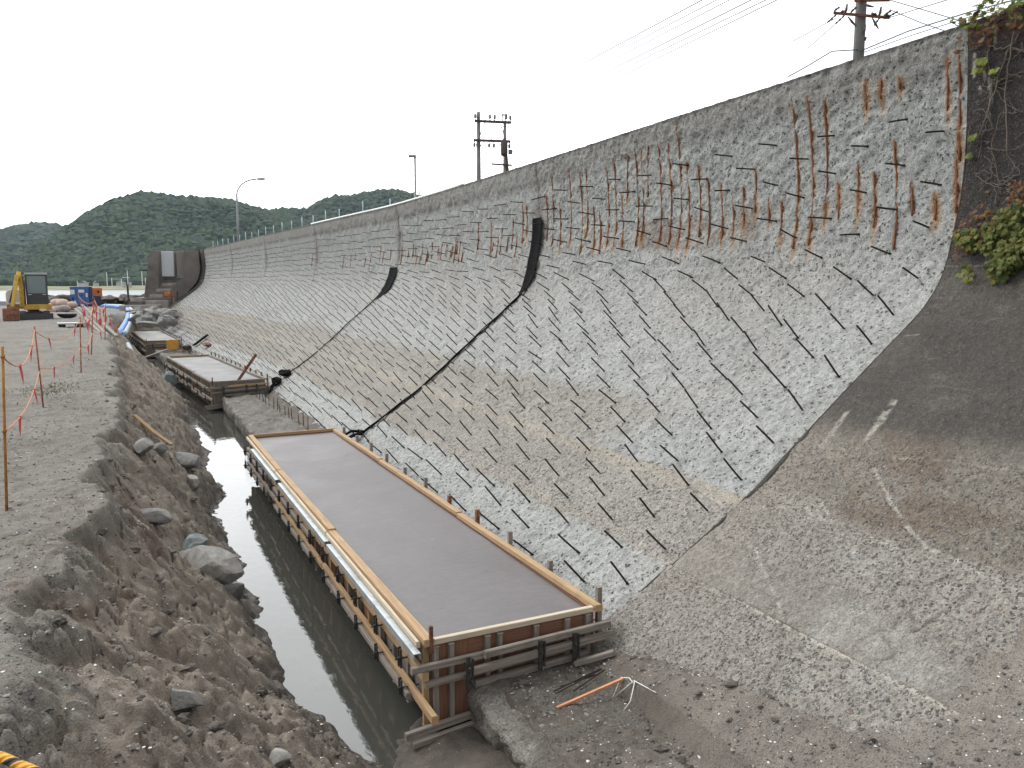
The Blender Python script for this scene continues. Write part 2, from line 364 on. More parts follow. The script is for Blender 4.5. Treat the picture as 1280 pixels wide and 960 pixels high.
# ------------------------------------------------------------------ objects
def props(o, label=None, cat=None, group=None, kind=None):
    if label: o['label'] = label
    if cat: o['category'] = cat
    if group: o['group'] = group
    if kind: o['kind'] = kind
    return o
def empty(name, loc, rz=0, **kw):
    o = bpy.data.objects.new(name, None); o.empty_display_size = .2; COL.objects.link(o)
    o.location = loc; o.rotation_euler = (0, 0, rz); return props(o, **kw)
class MB:
    def __init__(s): s.v = []; s.f = []; s.uv = []
    def add(s, vs, fs, uvs=None):
        n = len(s.v); s.v += [tuple(p) for p in vs]
        for i, f in enumerate(fs):
            s.f.append(tuple(n+k for k in f)); s.uv.append(uvs[i] if uvs else [(0, 0)]*len(f))
        return s
    def bar(s, p0, p1, wd, ht, up=(0, 0, 1), taper=1.0):
        """a board from p0 to p1 (centre line), wd across, ht along 'up'; grain runs along it"""
        p0, p1 = Vector(p0), Vector(p1); d = (p1-p0); L = d.length; d.normalize(); up = Vector(up)
        sd = d.cross(up)
        if sd.length < 1e-4: sd = d.cross(Vector((1, 0, 0)))
        sd.normalize(); u = sd.cross(d).normalized()
        vs = []
        for p, k in ((p0, 1), (p1, taper)):
            for a, b in ((-1,-1), (1,-1), (1,1), (-1,1)): vs.append(p+sd*a*wd/2*k+u*b*ht/2*k)
        fs = [(0,1,2,3)[::-1], (4,5,6,7), (0,1,5,4), (1,2,6,5), (2,3,7,6), (3,0,4,7)]
        r = random.random()*9; q = [(0,0),(wd,0),(wd,ht),(0,ht)]
        uv = [q, q]
        for k, wv_ in enumerate((wd, ht, wd, ht)):
            b = r+k*.3; uv.append([(0,b),(0,b+wv_),(L,b+wv_),(L,b)])
        fs = [tuple(reversed(f)) if i > 1 else f for i, f in enumerate(fs)]; uv = [list(reversed(x)) if i > 1 else x for i, x in enumerate(uv)]
        fs = [tuple(reversed(f)) for f in fs]; uv = [list(reversed(x)) for x in uv]
        return s.add(vs, fs, uv)
    def box(s, x0, x1, y0, y1, z0, z1):
        c = [(x0+x1)/2, (y0+y1)/2, (z0+z1)/2]; d = [x1-x0, y1-y0, z1-z0]; k = d.index(max(d))
        if k == 0: return s.bar((x0,c[1],c[2]), (x1,c[1],c[2]), d[1], d[2])
        if k == 1: return s.bar((c[0],y0,c[2]), (c[0],y1,c[2]), d[0], d[2])
        return s.bar((c[0],c[1],z0), (c[0],c[1],z1), d[0], d[1], up=(0, 1, 0))
    def tube(s, pts, r, n=8, cap=True):
        pts = [Vector(p) for p in pts]; m = len(pts); rr = r if isinstance(r, (list, tuple)) else [r]*m
        vs = []; L = 0; Ls = []; prev = None
        for i, p in enumerate(pts):
            t = (pts[min(i+1, m-1)]-pts[max(i-1, 0)]).normalized()
            if prev is None: a = t.orthogonal().normalized()
            else: a = (prev-t*prev.dot(t)).normalized()
            prev = a; b = t.cross(a)
            if i: L += (p-pts[i-1]).length
            Ls.append(L)
            for k in range(n):
                an = 2*math.pi*k/n; vs.append(p+(a*math.cos(an)+b*math.sin(an))*rr[i])
        fs = []; uv = []
        for i in range(m-1):
            for k in range(n):
                k2 = (k+1) % n; fs.append((i*n+k, i*n+k2, (i+1)*n+k2, (i+1)*n+k))
                uv.append([(Ls[i], k/n), (Ls[i], (k+1)/n), (Ls[i+1], (k+1)/n), (Ls[i+1], k/n)])
        if cap:
            fs.append(tuple(range(n))[::-1]); uv.append([(0, 0)]*n); fs.append(tuple((m-1)*n+k for k in range(n))); uv.append([(0, 0)]*n)
        return s.add(vs, fs, uv)
    def lump(s, c, r, sub=2, amp=.25, fr=1.3, seed=0, flat=1.0, rot=0.0):
        vs, fs = ICO[sub]; v = vs.copy(); n = 1+amp*fbm(v[:,0]*fr+seed*3.1, v[:,1]*fr+seed, v[:,2]*fr, 3, seed); v = v*n[:,None]
        v = v*np.array(r if hasattr(r, '__len__') else (r, r, r*flat))
        ca, sa = math.cos(rot), math.sin(rot); v = np.c_[v[:,0]*ca-v[:,1]*sa, v[:,0]*sa+v[:,1]*ca, v[:,2]]+np.array(c)
        return s.add(v.tolist(), fs)
    def prism(s, poly, axis, a0, a1):
        """outline poly (2D) pushed along axis 'x' or 'y' from a0 to a1"""
        n = len(poly); mk = (lambda p, a: (a, p[0], p[1])) if axis == 'x' else (lambda p, a: (p[0], a, p[1]))
        vs = [mk(p, a0) for p in poly]+[mk(p, a1) for p in poly]
        fs = [tuple(range(n)), tuple(range(n, 2*n))[::-1]]+[(i, n+i, n+(i+1) % n, (i+1) % n) for i in range(n)]
        return s.add(vs, fs)
    def build(s, name, mat, parent=None, bevel=0, smooth=False, **kw):
        me = bpy.data.meshes.new(name); me.from_pydata([tuple(p) for p in s.v], [], s.f); me.materials.append(MATS[mat])
        ul = me.uv_layers.new(name='UVMap'); ul.data.foreach_set('uv', [c for f in s.uv for p in f for c in p])
        if smooth: me.polygons.foreach_set('use_smooth', [True]*len(me.polygons))
        me.validate(); me.update(); o = bpy.data.objects.new(name, me); COL.objects.link(o); o.parent = parent
        if bevel:
            b = o.modifiers.new('bevel', 'BEVEL'); b.width = bevel; b.segments = 1; b.limit_method = 'ANGLE'
        return props(o, **kw)
def _ico():
    import bmesh
    r = {}
    for k in (1, 2, 3):
        bm = bmesh.new(); bmesh.ops.create_icosphere(bm, subdivisions=k, radius=1); bm.verts.ensure_lookup_table()
        r[k] = (np.array([v.co[:] for v in bm.verts]), [tuple(v.index for v in f.verts) for f in bm.faces]); bm.free()
    return r
ICO = _ico()
def grid(name, X, Y, Z, mat, parent=None, attrs=None, smooth=True, flip=False, **kw):
    nr, nc = X.shape; me = bpy.data.meshes.new(name)
    co = np.stack([X, Y, Z], -1).reshape(-1, 3).astype(np.float32)
    i = np.arange(nr*nc).reshape(nr, nc); q = np.stack([i[:-1,:-1], i[:-1,1:], i[1:,1:], i[1:,:-1]], -1).reshape(-1, 4)
    if flip: q = q[:, ::-1]
    me.vertices.add(len(co)); me.vertices.foreach_set('co', co.ravel()); nf = len(q)
    me.loops.add(nf*4); me.loops.foreach_set('vertex_index', q.ravel().astype(np.int32))
    me.polygons.add(nf); me.polygons.foreach_set('loop_start', np.arange(0, nf*4, 4, dtype=np.int32))
    me.polygons.foreach_set('loop_total', np.full(nf, 4, np.int32)); me.polygons.foreach_set('use_smooth', np.full(nf, smooth))
    me.update(calc_edges=True); me.materials.append(MATS[mat])
    for k, a in (attrs or {}).items():
        if a.ndim == 3:
            at = me.attributes.new(k, 'FLOAT_COLOR', 'POINT'); c = np.concatenate([a, np.ones(a.shape[:2]+(1,))], -1)
            at.data.foreach_set('color', c.astype(np.float32).ravel())
        else:
            at = me.attributes.new(k, 'FLOAT', 'POINT'); at.data.foreach_set('value', a.astype(np.float32).ravel())
    o = bpy.data.objects.new(name, me); COL.objects.link(o); o.parent = parent
    return props(o, **kw)
def copy_tree(o, parent=None):
    c = o.copy(); COL.objects.link(c); c.parent = parent
    for ch in [x for x in o.children]: copy_tree(ch, c)
    return c
def lerp3(a, b, t): t = t[..., None]; return a*(1-t)+b*t
def colr(shape, c): return np.ones(shape+(3,))*np.array(c)

# ------------------------------------------------------------------ ground
def water_edge(y): return np.interp(y, [4.8,5.6,6.1,7,9,12,16.6,19,25,36,45,60], [1.75,1.6,1.5,1.36,1.31,1.29,1.46,1.52,1.67,2.0,2.05,2.0])
def terrain_z(X, Y):
    xr = X-off(Y)
    wob = fbm(X*.8, Y*.8, 0, 4, 3)
    bench = CZ-2.12+.09*fbm(X*.35, Y*.35, 0, 4, 5)+.035*fbm(X*2.2, Y*2.2, 0, 4, 6)
    bench = bench-.03*np.abs(vnoise((X+.2*Y)*3.1, Y*.7, 0, 44))*sm(7, 9, Y)
    we = water_edge(Y)+.24*fbm(Y*1.5, 0*Y+3, 0, 4, 9)+.07*fbm(Y*5, X*5, 0, 3, 19)
    crest = np.interp(Y, [0,3,5,6.2,8,12,24,34,46,60], [-.9,-.85,-.80,-.66,-.45,-.30,-.42,-.40,.5,1.2])+.42*fbm(Y*.8, X*.3, 0, 5, 12)+.08*fbm(Y*4, X*4, 0, 3, 13)*sm(30, 10, Y)
    t = np.clip((xr-crest)/np.maximum(we-crest, .3), 0, 1)
    top = bench; low = CZ-3.9-.03
    scarp = sm(0, .13, t)*np.interp(Y, [3, 4.5, 6, 9, 18, 40], [.04, .07, .13, .14, .12, .08])*(.75+.6*vnoise(Y*.9, 0*Y, 0, 71))
    sl = top-scarp-(top-scarp-low)*(.75*np.clip(t, 0, 1)**1.25+.25*t)
    u = X*1.0+Y*.55
    body = sm(0.0, .08, t)*(1-sm(.90, 1.0, t))
    lay = fbm(u*1.6, (Y-.9*X)*.55, 0, 4, 21); led = (np.floor(lay*5)+sm(.55, 1, lay*5-np.floor(lay*5)))/5
    ca = fbm(X*1.9+Y*.35, Y*1.1, 0, 4, 24); cb = fbm(X*3.1+4, Y*1.9-X, 0, 4, 25)
    tb = 5.5*fbm(X*2.2, Y*1.25, 0, 4, 26); ter = (np.floor(tb)+sm(.70, 1, tb-np.floor(tb)))-tb
    sl = sl+body*(-.09*sm(.055, .0, np.abs(ca))-.06*sm(.045, .0, np.abs(cb))*sm(-.1, .2, ca)+.030*ter*sm(-.2, .25, fbm(X*.9, Y*.6, 0, 3, 27))+.025*fbm(X*12, Y*10, 0, 3, 28))
    st_ = fbm((X*1.0+Y*.42)*3.4, (Y-.42*X)*.5, 0, 4, 29); sl = sl-body*.055*sm(.06, .0, np.abs(st_))*sm(-.3, .1, fbm(X*.8, Y*.8, 0, 2, 20))+body*.03*st_
    sl = sl+body*(.36*(led-lay*.6)+.030*fbm(X*5, Y*3.2, 0, 4, 22)-.05*sm(.72, .9, 1-np.abs(fbm(X*1.2+3, Y*1.3, 0, 4, 23))*3))
    # slumped blocks with steep lower sides
    for (cx, cy, rx, ry, h) in SLUMPS:
        d = np.hypot((X-cx)/rx, (Y-cy)/ry)*(1+.25*vnoise(X*5+cx, Y*5, 0, 31)); sl = sl+h*(1-sm(.72, 1.0, d))*(1-.3*d)*sm(0.02, .1, t)
    z = np.where(xr < crest, bench+.03*vnoise(X*9, Y*9, 0, 14)*.5, sl)
    # far side of the trench: below the water, then under the forms
    bed = CZ-4.22+0*X
    z = np.where(xr > we, low+(bed-low)*sm(0, .35, xr-we), z)
    mud = CZ-3.93+.05*np.abs(fbm(X*3, Y*3, 0, 4, 32))+.015*fbm(X*15, Y*15, 0, 3, 30)+.10*sm(6.35, 5.1, Y)*1.0+.03*fbm(X*4, Y*4, 0, 3, 33)+.10*sm(1.75, 2.3, xr)*sm(7.2, 5.8, Y)
    z = np.maximum(z, np.where(Y < 7.5, mud-.5*sm(6.0, 7.2, Y-.55*(xr-1.6)), -9))
    # land side: sand on the old footing
    lip = 2.70+.06*fbm(Y*2.2, 0*Y, 0, 3, 35)
    sand = CZ-3.45+.04*fbm(X*2.2, Y*2.2, 0, 4, 36)+.02*fbm(X*11, Y*11, 0, 3, 37)+.07*sm(3.6, 4.2, xr)
    sand = np.where(Y > 16.2, sand-.13*sm(3.75, 3.45, xr+.1*vnoise(Y*1.5, 0*Y, 0, 38)), sand)
    sand = sand+.10*sm(5.4, 2.5, Y)+.035*np.abs(fbm(X*3.1, Y*3.1, 0, 4, 34))+.012*fbm(X*24, Y*24, 0, 2, 33)
    wz = np.interp(xr, _px[:420], _pz[:420])+CZ
    Yb = np.interp(X, YBX, YBY)+.16*fbm(X*2.5, Y*2.5, 0, 4, 39)
    pile = np.minimum(wz+.09+.25*np.clip(Yb-Y, -3, 1.6), wz+.55)+.03*fbm(X*5, Y*5, 0, 3, 40)
    right = np.where(xr > 3.62, np.where(Y < 6.6, np.where(pile > wz-.25, np.maximum(pile, np.where(xr < 4.35, sand, -9)), wz-.25), np.maximum(np.minimum(sand, wz+.02), wz-.3)), sand)
    z = np.where(xr > lip, z+(right-z)*sm(0, .05, xr-lip), z)
    # ditch closes near the stairs and the beach ends at the sea
    z = z+(bench+.05-z)*sm(57.5, 62, Y)*(xr < 6)
    shore = np.interp(X, [-60,-20,-12,-8,5], [150,122,110,92,88]); z = z-3.2*sm(0, 16, Y-shore)-.9*sm(-14, -40, X)*1.0-2.0*sm(-25, -70, X)
    return z
YBX = [3.8,4.0,4.1,4.18,4.35,4.55,4.85,5.2,5.55,9]
YBY = [6.5,5.7,4.8,4.2,3.75,3.5,3.32,3.24,3.18,3.05]
SLUMPS = [(.80,9.05,.33,.62,.10),(.55,7.1,.30,.5,.16),(.15,6.7,.32,.36,.15),(.35,5.75,.28,.30,.10),(.05,12.2,.35,.5,.14),(.75,14.8,.35,.8,.15),
          (.35,10.9,.3,.4,.14),(-.6,7.3,.4,.6,.13),(-.55,5.9,.34,.3,.14),(.95,19.5,.3,1.0,.14),(1.0,24,.3,1.3,.15),(.5,21,.3,1.2,.12),(.9,17,.22,.5,.1),(.2,15.8,.25,.4,.12)]
def make_terrain():
    ys = [-6.0]
    while ys[-1] < 150: y = ys[-1]; ys.append(y+(.12 if y < 2.2 else max(.02, .0042*abs(y)) if y < 30 else .006*y))
    xs = [-75.0]
    while xs[-1] < 5.4:
        x = xs[-1]; xs.append(x+(.022 if -1.3 < x < 2.0 else .03 if 2.0 <= x < 5 else max(.03, .05*abs(x+1.3)+.03) if x < 0 else .08))
    xs += [5.6,5.8,6.0,6.3,6.6,7,7.5,8,8.5,9]
    ys = np.array(ys); xs = np.array(xs); X0, Y = np.meshgrid(xs, ys); X = X0+off(Y)*sm(-12, -1, X0)
    Z = terrain_z(X, Y); xr = X-off(Y)
    sh = Z.shape
    gx = np.gradient(Z, axis=1)/np.maximum(np.gradient(X, axis=1), 1e-3)
    bench = colr(sh, (.212, .195, .170)); slope = colr(sh, (.245, .208, .168)); c = lerp3(bench, slope, sm(CZ-2.25, CZ-2.5, Z))
    c = lerp3(c, colr(sh, (.10, .068, .048)), np.clip(sm(.05, .45, fbm(X*1.7, Y*1.7, 0, 4, 51))*sm(CZ-2.02, CZ-2.35, Z)*(1-sm(CZ-2.7, CZ-3.1, Z)), 0, 1)*.7)
    c = lerp3(c, colr(sh, (.155, .132, .108)), sm(-.1, .4, fbm(X*1.3, Y*.8, 0, 5, 58))*(Z < CZ-2.3)*.6)
    c = lerp3(c, colr(sh, (.095, .080, .066)), sm(.40, .03, Z+.15*fbm(X*2, Y*2, 0, 3, 59))*(xr < 2.6))                      # wet foot
    c = lerp3(c, colr(sh, (.135, .115, .096)), (xr > 2.6)*1.0)
    c = lerp3(c, colr(sh, (.20, .18, .155)), (xr > 2.6)*np.clip(sm(0, .4, fbm(X*1.2, Y*1.2, 0, 4, 52))*sm(5.2, 3.6, Y-.4*(xr-4)), 0, 1))
    c = lerp3(c, colr(sh, (.075, .062, .051)), (xr > 2.6)*np.clip(sm(.1, .5, fbm(X*1.5, Y*1.5, 0, 4, 57))*sm(6.6, 6, Y), 0, 1)*.6)
    c = lerp3(c, colr(sh, (.235, .21, .18)), (xr > 2.9)*sm(5.6, 4.0, Y-.5*(xr-4)+.5*fbm(X*2, Y*2, 0, 4, 56))*.8)
    c = lerp3(c, colr(sh, (.21, .20, .185)), sm(30, 60, Y)*sm(CZ-2.35, CZ-2.2, Z)*.5)
    c = lerp3(c, colr(sh, (.045, .042, .038)), sm(86, 92, Y)*(xr > -9))
    peb = np.clip(.25+.75*sm(-.1, .4, fbm(X*.9, Y*.9, 0, 3, 53))*(Z > CZ-2.4)+.5*sm(.7, .25, Z)*(xr < 2)*sm(-.2, .3, fbm(X*2, Y*2, 0, 3, 54)), 0, 1)
    peb = np.maximum(peb, (xr < -.55)*sm(7, 5, Y)); peb = np.maximum(peb, (xr > 3)*sm(5, 3.6, Y)*.8)
    wet = np.clip(sm(.22, .02, Z)+(xr > 2.6)*(xr < 4.4)*.35*sm(.1, .5, fbm(X*1.5, Y*1.5, 0, 4, 57)), 0, 1)
    grid('ground', X, Y, Z, 'sand', attrs={'tint': c, 'pebble': peb, 'wet': wet}, kind='structure')
make_terrain()

# one wide sheet under everything, out to the horizon, then the water
m, nt_, b_ = mat_base('sea_bed'); b_.inputs['Base Color'].default_value = (.05, .05, .045, 1)
g = MB(); g.add([(-6000,-6000,-3),(6000,-6000,-3),(6000,6000,-3),(-6000,6000,-3)], [(0,1,2,3)]); g.build('sea_bed', 'sea_bed', kind='structure')
g = MB(); g.add([(-5000,84,-.02),(60,84,-.02),(1400,1400,-.02),(-5000,4000,-.02),(-5000,-900,-.02),(-70,-900,-.02),(-70,84,-.02)], [(0,1,2,3,4,5,6)][:1]); g.build('sea', 'sea_water', kind='structure')
_wy = np.linspace(5.2, 60, 200); Xw = np.stack([off(_wy)+.2, off(_wy)+2.8], 1); Yw = np.stack([_wy, _wy], 1)
grid('trench_water', Xw, Yw, 0*Xw, 'trench_water', flip=False, kind='structure')

# ------------------------------------------------------------------ seawall
seawall = empty('seawall', (0, 0, 0), label='long curved grey concrete seawall, its chipped face stuck with steel bars', cat='seawall')
JOINTS = [6.3, 17.05, 27.6, 38.0, 48.4, 59.0, 70.0]
# old bars lying bare in the upright face: (u, v0, v1) measured on the picture -> wall coordinates
RB = [(992,127,311),(1011,120,307),(1031,118,281),(1049,229,274),(1073,206,270),(1093,217,285),(1118,176,312),(1084,99,136),(1102,99,122),
      (1126,96,110),(1186,72,138),(1200,68,200),(1196,200,266),(1170,242,275),(1141,228,270),(962,247,278),(977,251,300),(945,208,265),(930,232,289),
      (917,245,300),(902,229,304),(885,219,306),(874,204,296),(859,200,311),(847,150,311),(836,176,306),(824,176,304),(811,178,244),(802,184,300),
      (795,184,307),(785,190,250),(778,240,308),(768,195,308),(759,203,308),(750,260,317),(742,255,312),(733,206,300),(725,210,318),(712,206,308),(700,250,310),(690,214,308),(684,240,300)]
BARS = []
for u, v0, v1 in RB:
    s1, y1 = wsy(u, v0); s0, y0 = wsy(u, v1); BARS.append((y1, y0, min(s0, s1), max(s0, s1)))
for k in range(46):
    y = random.uniform(17.4, 31) if k < 40 else random.uniform(31, 40)
    if 17.3 < y < 21: a, l = random.uniform(7.0, 7.6), random.uniform(.4, 1.2)
    else: a, l = random.uniform(6.95, 7.3), random.uniform(.35, .7)
    BARS.append((y, y+random.uniform(-.03, .03), a, a+l))
MARKS = [((1118,507),(1085,553),.05),((1062,520),(1030,560),.04),((1000,620),(1022,655),.02),((1018,630),(1052,690),.02),((1028,628),(1070,700),.02),
         ((1095,590),(1122,640),.025),((1122,640),(1160,690),.02),((945,685),(985,780),.018),((1160,690),(1280,745),.03),((1150,392),(1210,390),.02),((1130,425),(1150,422),.02)]
WST = [(1222,68,95),(1235,75,100),(1240,100,115),(1242,118,150),(1228,108,118),(1246,35,60)]
MARKW = [(wsy(*a), wsy(*b), w_) for a, b, w_ in MARKS]+[(wsy(u, v0), wsy(u, v1), .025) for u, v0, v1 in WST]
def wall_colour(s, y, old):
    sh = s.shape; n = fbm(s*.9, y*.9, 0, 5, 61); n2 = fbm(s*3.5, y*3.5, 0, 4, 62); fine = fbm(s*11, y*11, 0, 3, 63)
    peb = np.zeros(sh)
    if old:
        c = colr(sh, (.295, .272, .238)); peb += 1
        c = lerp3(c, colr(sh, (.26, .24, .21)), sm(S1, S1+.03, s)*(1-sm(S1+.42, S1+.6, s+.1*n)))
        peb *= 1-.85*sm(S1, S1+.03, s)*(1-sm(S1+.35, S1+.65, s+.25*n2))
        c = lerp3(c, colr(sh, (.205, .183, .152)), sm(S2, S2+.25, s+.3*n))
        c = lerp3(c, colr(sh, (.15, .11, .08)), sm(.15, .5, fbm(s*2.2, y*1.2, 0, 4, 64))*sm(S2, S2+.2, s)*.6)
        sd = 3.78+.35*sm(6.3, 3, y)
        c = lerp3(c, colr(sh, (.078, .069, .061)), sm(sd-.1, sd+.25, s+.25*n+.1*n2))
        c = lerp3(c, colr(sh, (.125, .113, .10)), sm(.0, .4, fbm(s*1.1+5, y*.8, 0, 4, 65))*sm(sd+.3, sd+.7, s)*.55*(1-sm(6.2, 6.8, s)))
        c = lerp3(c, colr(sh, (.20, .18, .155)), np.exp(-(fbm(s*1.3+3, y*.55, 0, 5, 55)/.012)**2)*.35*sm(-.1, .3, n2))
        c = lerp3(c, colr(sh, (.042, .037, .034)), sm(6.3, 7.2, s+.3*n))
        c = lerp3(c, colr(sh, (.10, .055, .04)), sm(8.9, 9.3, s+.3*n2)*.6)
        peb *= 1-.8*sm(sd-.3, sd+.2, s+.2*n)
        c = lerp3(c, colr(sh, (.30, .28, .24)), np.exp(-((s-(sd-.2)+.05*n2)/.014)**2)*.85*sm(-.45, .1, n2+fine))
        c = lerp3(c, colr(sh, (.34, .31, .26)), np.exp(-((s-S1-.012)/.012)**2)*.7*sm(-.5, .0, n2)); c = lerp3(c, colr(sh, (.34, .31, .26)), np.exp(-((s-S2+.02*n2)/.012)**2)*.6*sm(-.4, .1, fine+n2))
        br = sm(-.55, -.05, n2+.4*fine)  # pale and dark ledge lines: light and shade of the steps, painted in
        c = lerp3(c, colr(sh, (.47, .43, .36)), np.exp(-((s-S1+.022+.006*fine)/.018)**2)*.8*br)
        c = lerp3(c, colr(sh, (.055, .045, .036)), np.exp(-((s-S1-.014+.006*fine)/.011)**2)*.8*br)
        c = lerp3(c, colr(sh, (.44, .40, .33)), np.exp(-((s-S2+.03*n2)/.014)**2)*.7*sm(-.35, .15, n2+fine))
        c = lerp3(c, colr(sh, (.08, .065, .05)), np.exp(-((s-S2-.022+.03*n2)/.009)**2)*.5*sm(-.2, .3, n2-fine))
        c = lerp3(c, colr(sh, (.22, .21, .20)), np.exp(-((s-6.55)/.008)**2)*.5)
        c = lerp3(c, colr(sh, (.16, .14, .12)), (1-sm(.25, .95, s+.12*n2+.15*(6.3-y)*0))*.6)
        c = lerp3(c, colr(sh, (.29, .26, .22)), sm(4.9, 6.2, y+.4*n)*sm(4.3, 3.3, s+.3*n)*.6)
        c = lerp3(c, colr(sh, (.36, .35, .33)), sm(.12, .4, fbm(s*1.6+2, y*1.6, 0, 5, 60))*sm(3.6, 3.0, s)*.45)
    else:
        c = colr(sh, (.365, .366, .348))
        c = lerp3(c, colr(sh, (.385, .390, .373)), 1-sm(S1-.12, S1+.05, s+.16*n+.08*n2+.006*np.clip(y-8, 0, 20)*0))
        tan = sm(S1-.04, S1+.06, s+.16*n+.08*n2)*(1-sm(S2-.02, S2+.06, s+.06*n))
        c = lerp3(c, colr(sh, (.31, .28, .238)), tan*.68*sm(-.7, -.1, n2+.3)); peb += tan*.75*sm(-.45, .1, n+.2)
        c = lerp3(c, colr(sh, (.37, .33, .27)), tan*(np.exp(-((s-(S2-.09))/.09)**2)*.8+np.exp(-((s-(S1+.08))/.08)**2)*.45)); peb *= 1-np.exp(-((s-(S2-.08))/.10)**2)*.8
        t2 = sm(S2, S2+.1, s)*(1-sm(3.55, 3.8, s+.2*n))*sm(8.0, 10.0, y+.8*n)
        c = lerp3(c, colr(sh, (.315, .285, .24)), t2*.7); peb += t2*.35
        c = lerp3(c, colr(sh, (.355, .362, .354)), sm(S2, S2+.1, s)*(1-sm(3.1, 3.5, s))*sm(10.0, 8.0, y+.8*n)*.8)
        c = lerp3(c, colr(sh, (.30, .275, .255)), sm(.1, .5, fbm(s*.5+4, y*.35, 0, 3, 66))*.35)
        c = lerp3(c, colr(sh, (.325, .335, .320)), sm(6.5, 7.2, s)*.75)
        far = sm(26, 42, y); c = c*(1-.10*far[..., None])
        c = lerp3(c, colr(sh, (.33, .27, .21)), sm(.28, .55, fbm(s*.9+7, y*.45, 0, 4, 67))*sm(4.8, 3.2, s)*sm(14, 20, y)*.6)
        c = lerp3(c, colr(sh, (.20, .165, .14)), sm(6.95, 7.05, s)*(1-sm(7.55, 7.8, s+.3*n2))*sm(8.9, 9.6, y)*(1-sm(12.6, 13.0, y))*sm(-.15, .2, n2+n*.5)*.7)
        # soft dark weather band under the top
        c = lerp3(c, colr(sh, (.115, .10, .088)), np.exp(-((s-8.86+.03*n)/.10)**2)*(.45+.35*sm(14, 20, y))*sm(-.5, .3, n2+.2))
        c = lerp3(c, colr(sh, (.235, .225, .205)), sm(8.92, 9.0, s)*.7)
        c = lerp3(c, colr(sh, (.09, .08, .075)), sm(SMAX-.06, SMAX-.03, s)*.8)
        for J in JOINTS[1:]:
            c = lerp3(c, colr(sh, (.12, .085, .07)), np.exp(-((y-J+.03*n2)/.06)**2)*sm(6.6, 7.0, s)*.7)
            c = lerp3(c, colr(sh, (.15, .12, .105)), np.exp(-((y-J+.05*n2)/.35)**2)*sm(6.8, 7.6, s)*(1-sm(8.2, 9.0, s+.2*n2))*.55)
    # rust under and round the bare bars
    for ya, yb, s0, s1 in BARS:
        if yb < y.min()-.3 or yb > y.max()+.3: continue
        t = np.clip((s-s0)/max(s1-s0, .05), 0, 1); yc = yb+(ya-yb)*t
        wd = .016+.012*vnoise(s*4, yb*7, 0, 68)+.022*np.exp(-((s-s0-.12)/.25)**2)*(1 if ya < 18 else .4)
        inr = sm(s0-.36, s0+.06, s+.06*fine)*(1-sm(s1-.04, s1+.07, s)); d = np.abs(y-yc+.012*n2)
        c = lerp3(c, colr(sh, (.34, .165, .045)), np.exp(-(d/(wd*1.5))**2)*inr*(.85 if ya < 18 else .6)*sm(-.6, .0, vnoise(s*2.2, yb*3, 0, 69)))
        c = lerp3(c, colr(sh, (.13, .046, .02)), np.exp(-(d/(wd*.72))**2)*inr*sm(s0-.02, s0+.1, s)*(1 if ya < 18 else .7))
    for (sa, ya), (sb, yb), w_ in MARKW:
        if (ya < 6.3) != old: continue
        ab = np.array([sb-sa, yb-ya]); L2 = (ab**2).sum(); t = np.clip(((s-sa)*ab[0]+(y-ya)*ab[1])/L2, 0, 1)
        d = np.hypot(s-sa-ab[0]*t+.03*n2, y-ya-ab[1]*t+.03*fbm(s*5+3, y*5, 0, 4, 70)); c = lerp3(c, colr(sh, (.42, .395, .345)), sm(1.1, .5, d/w_+.6*fine)*.75*sm(-.3, .1, fine+.5*n2+.1))
    return np.clip(c*(1+.10*n2[..., None]), .01, .8), np.clip(peb, 0, 1)
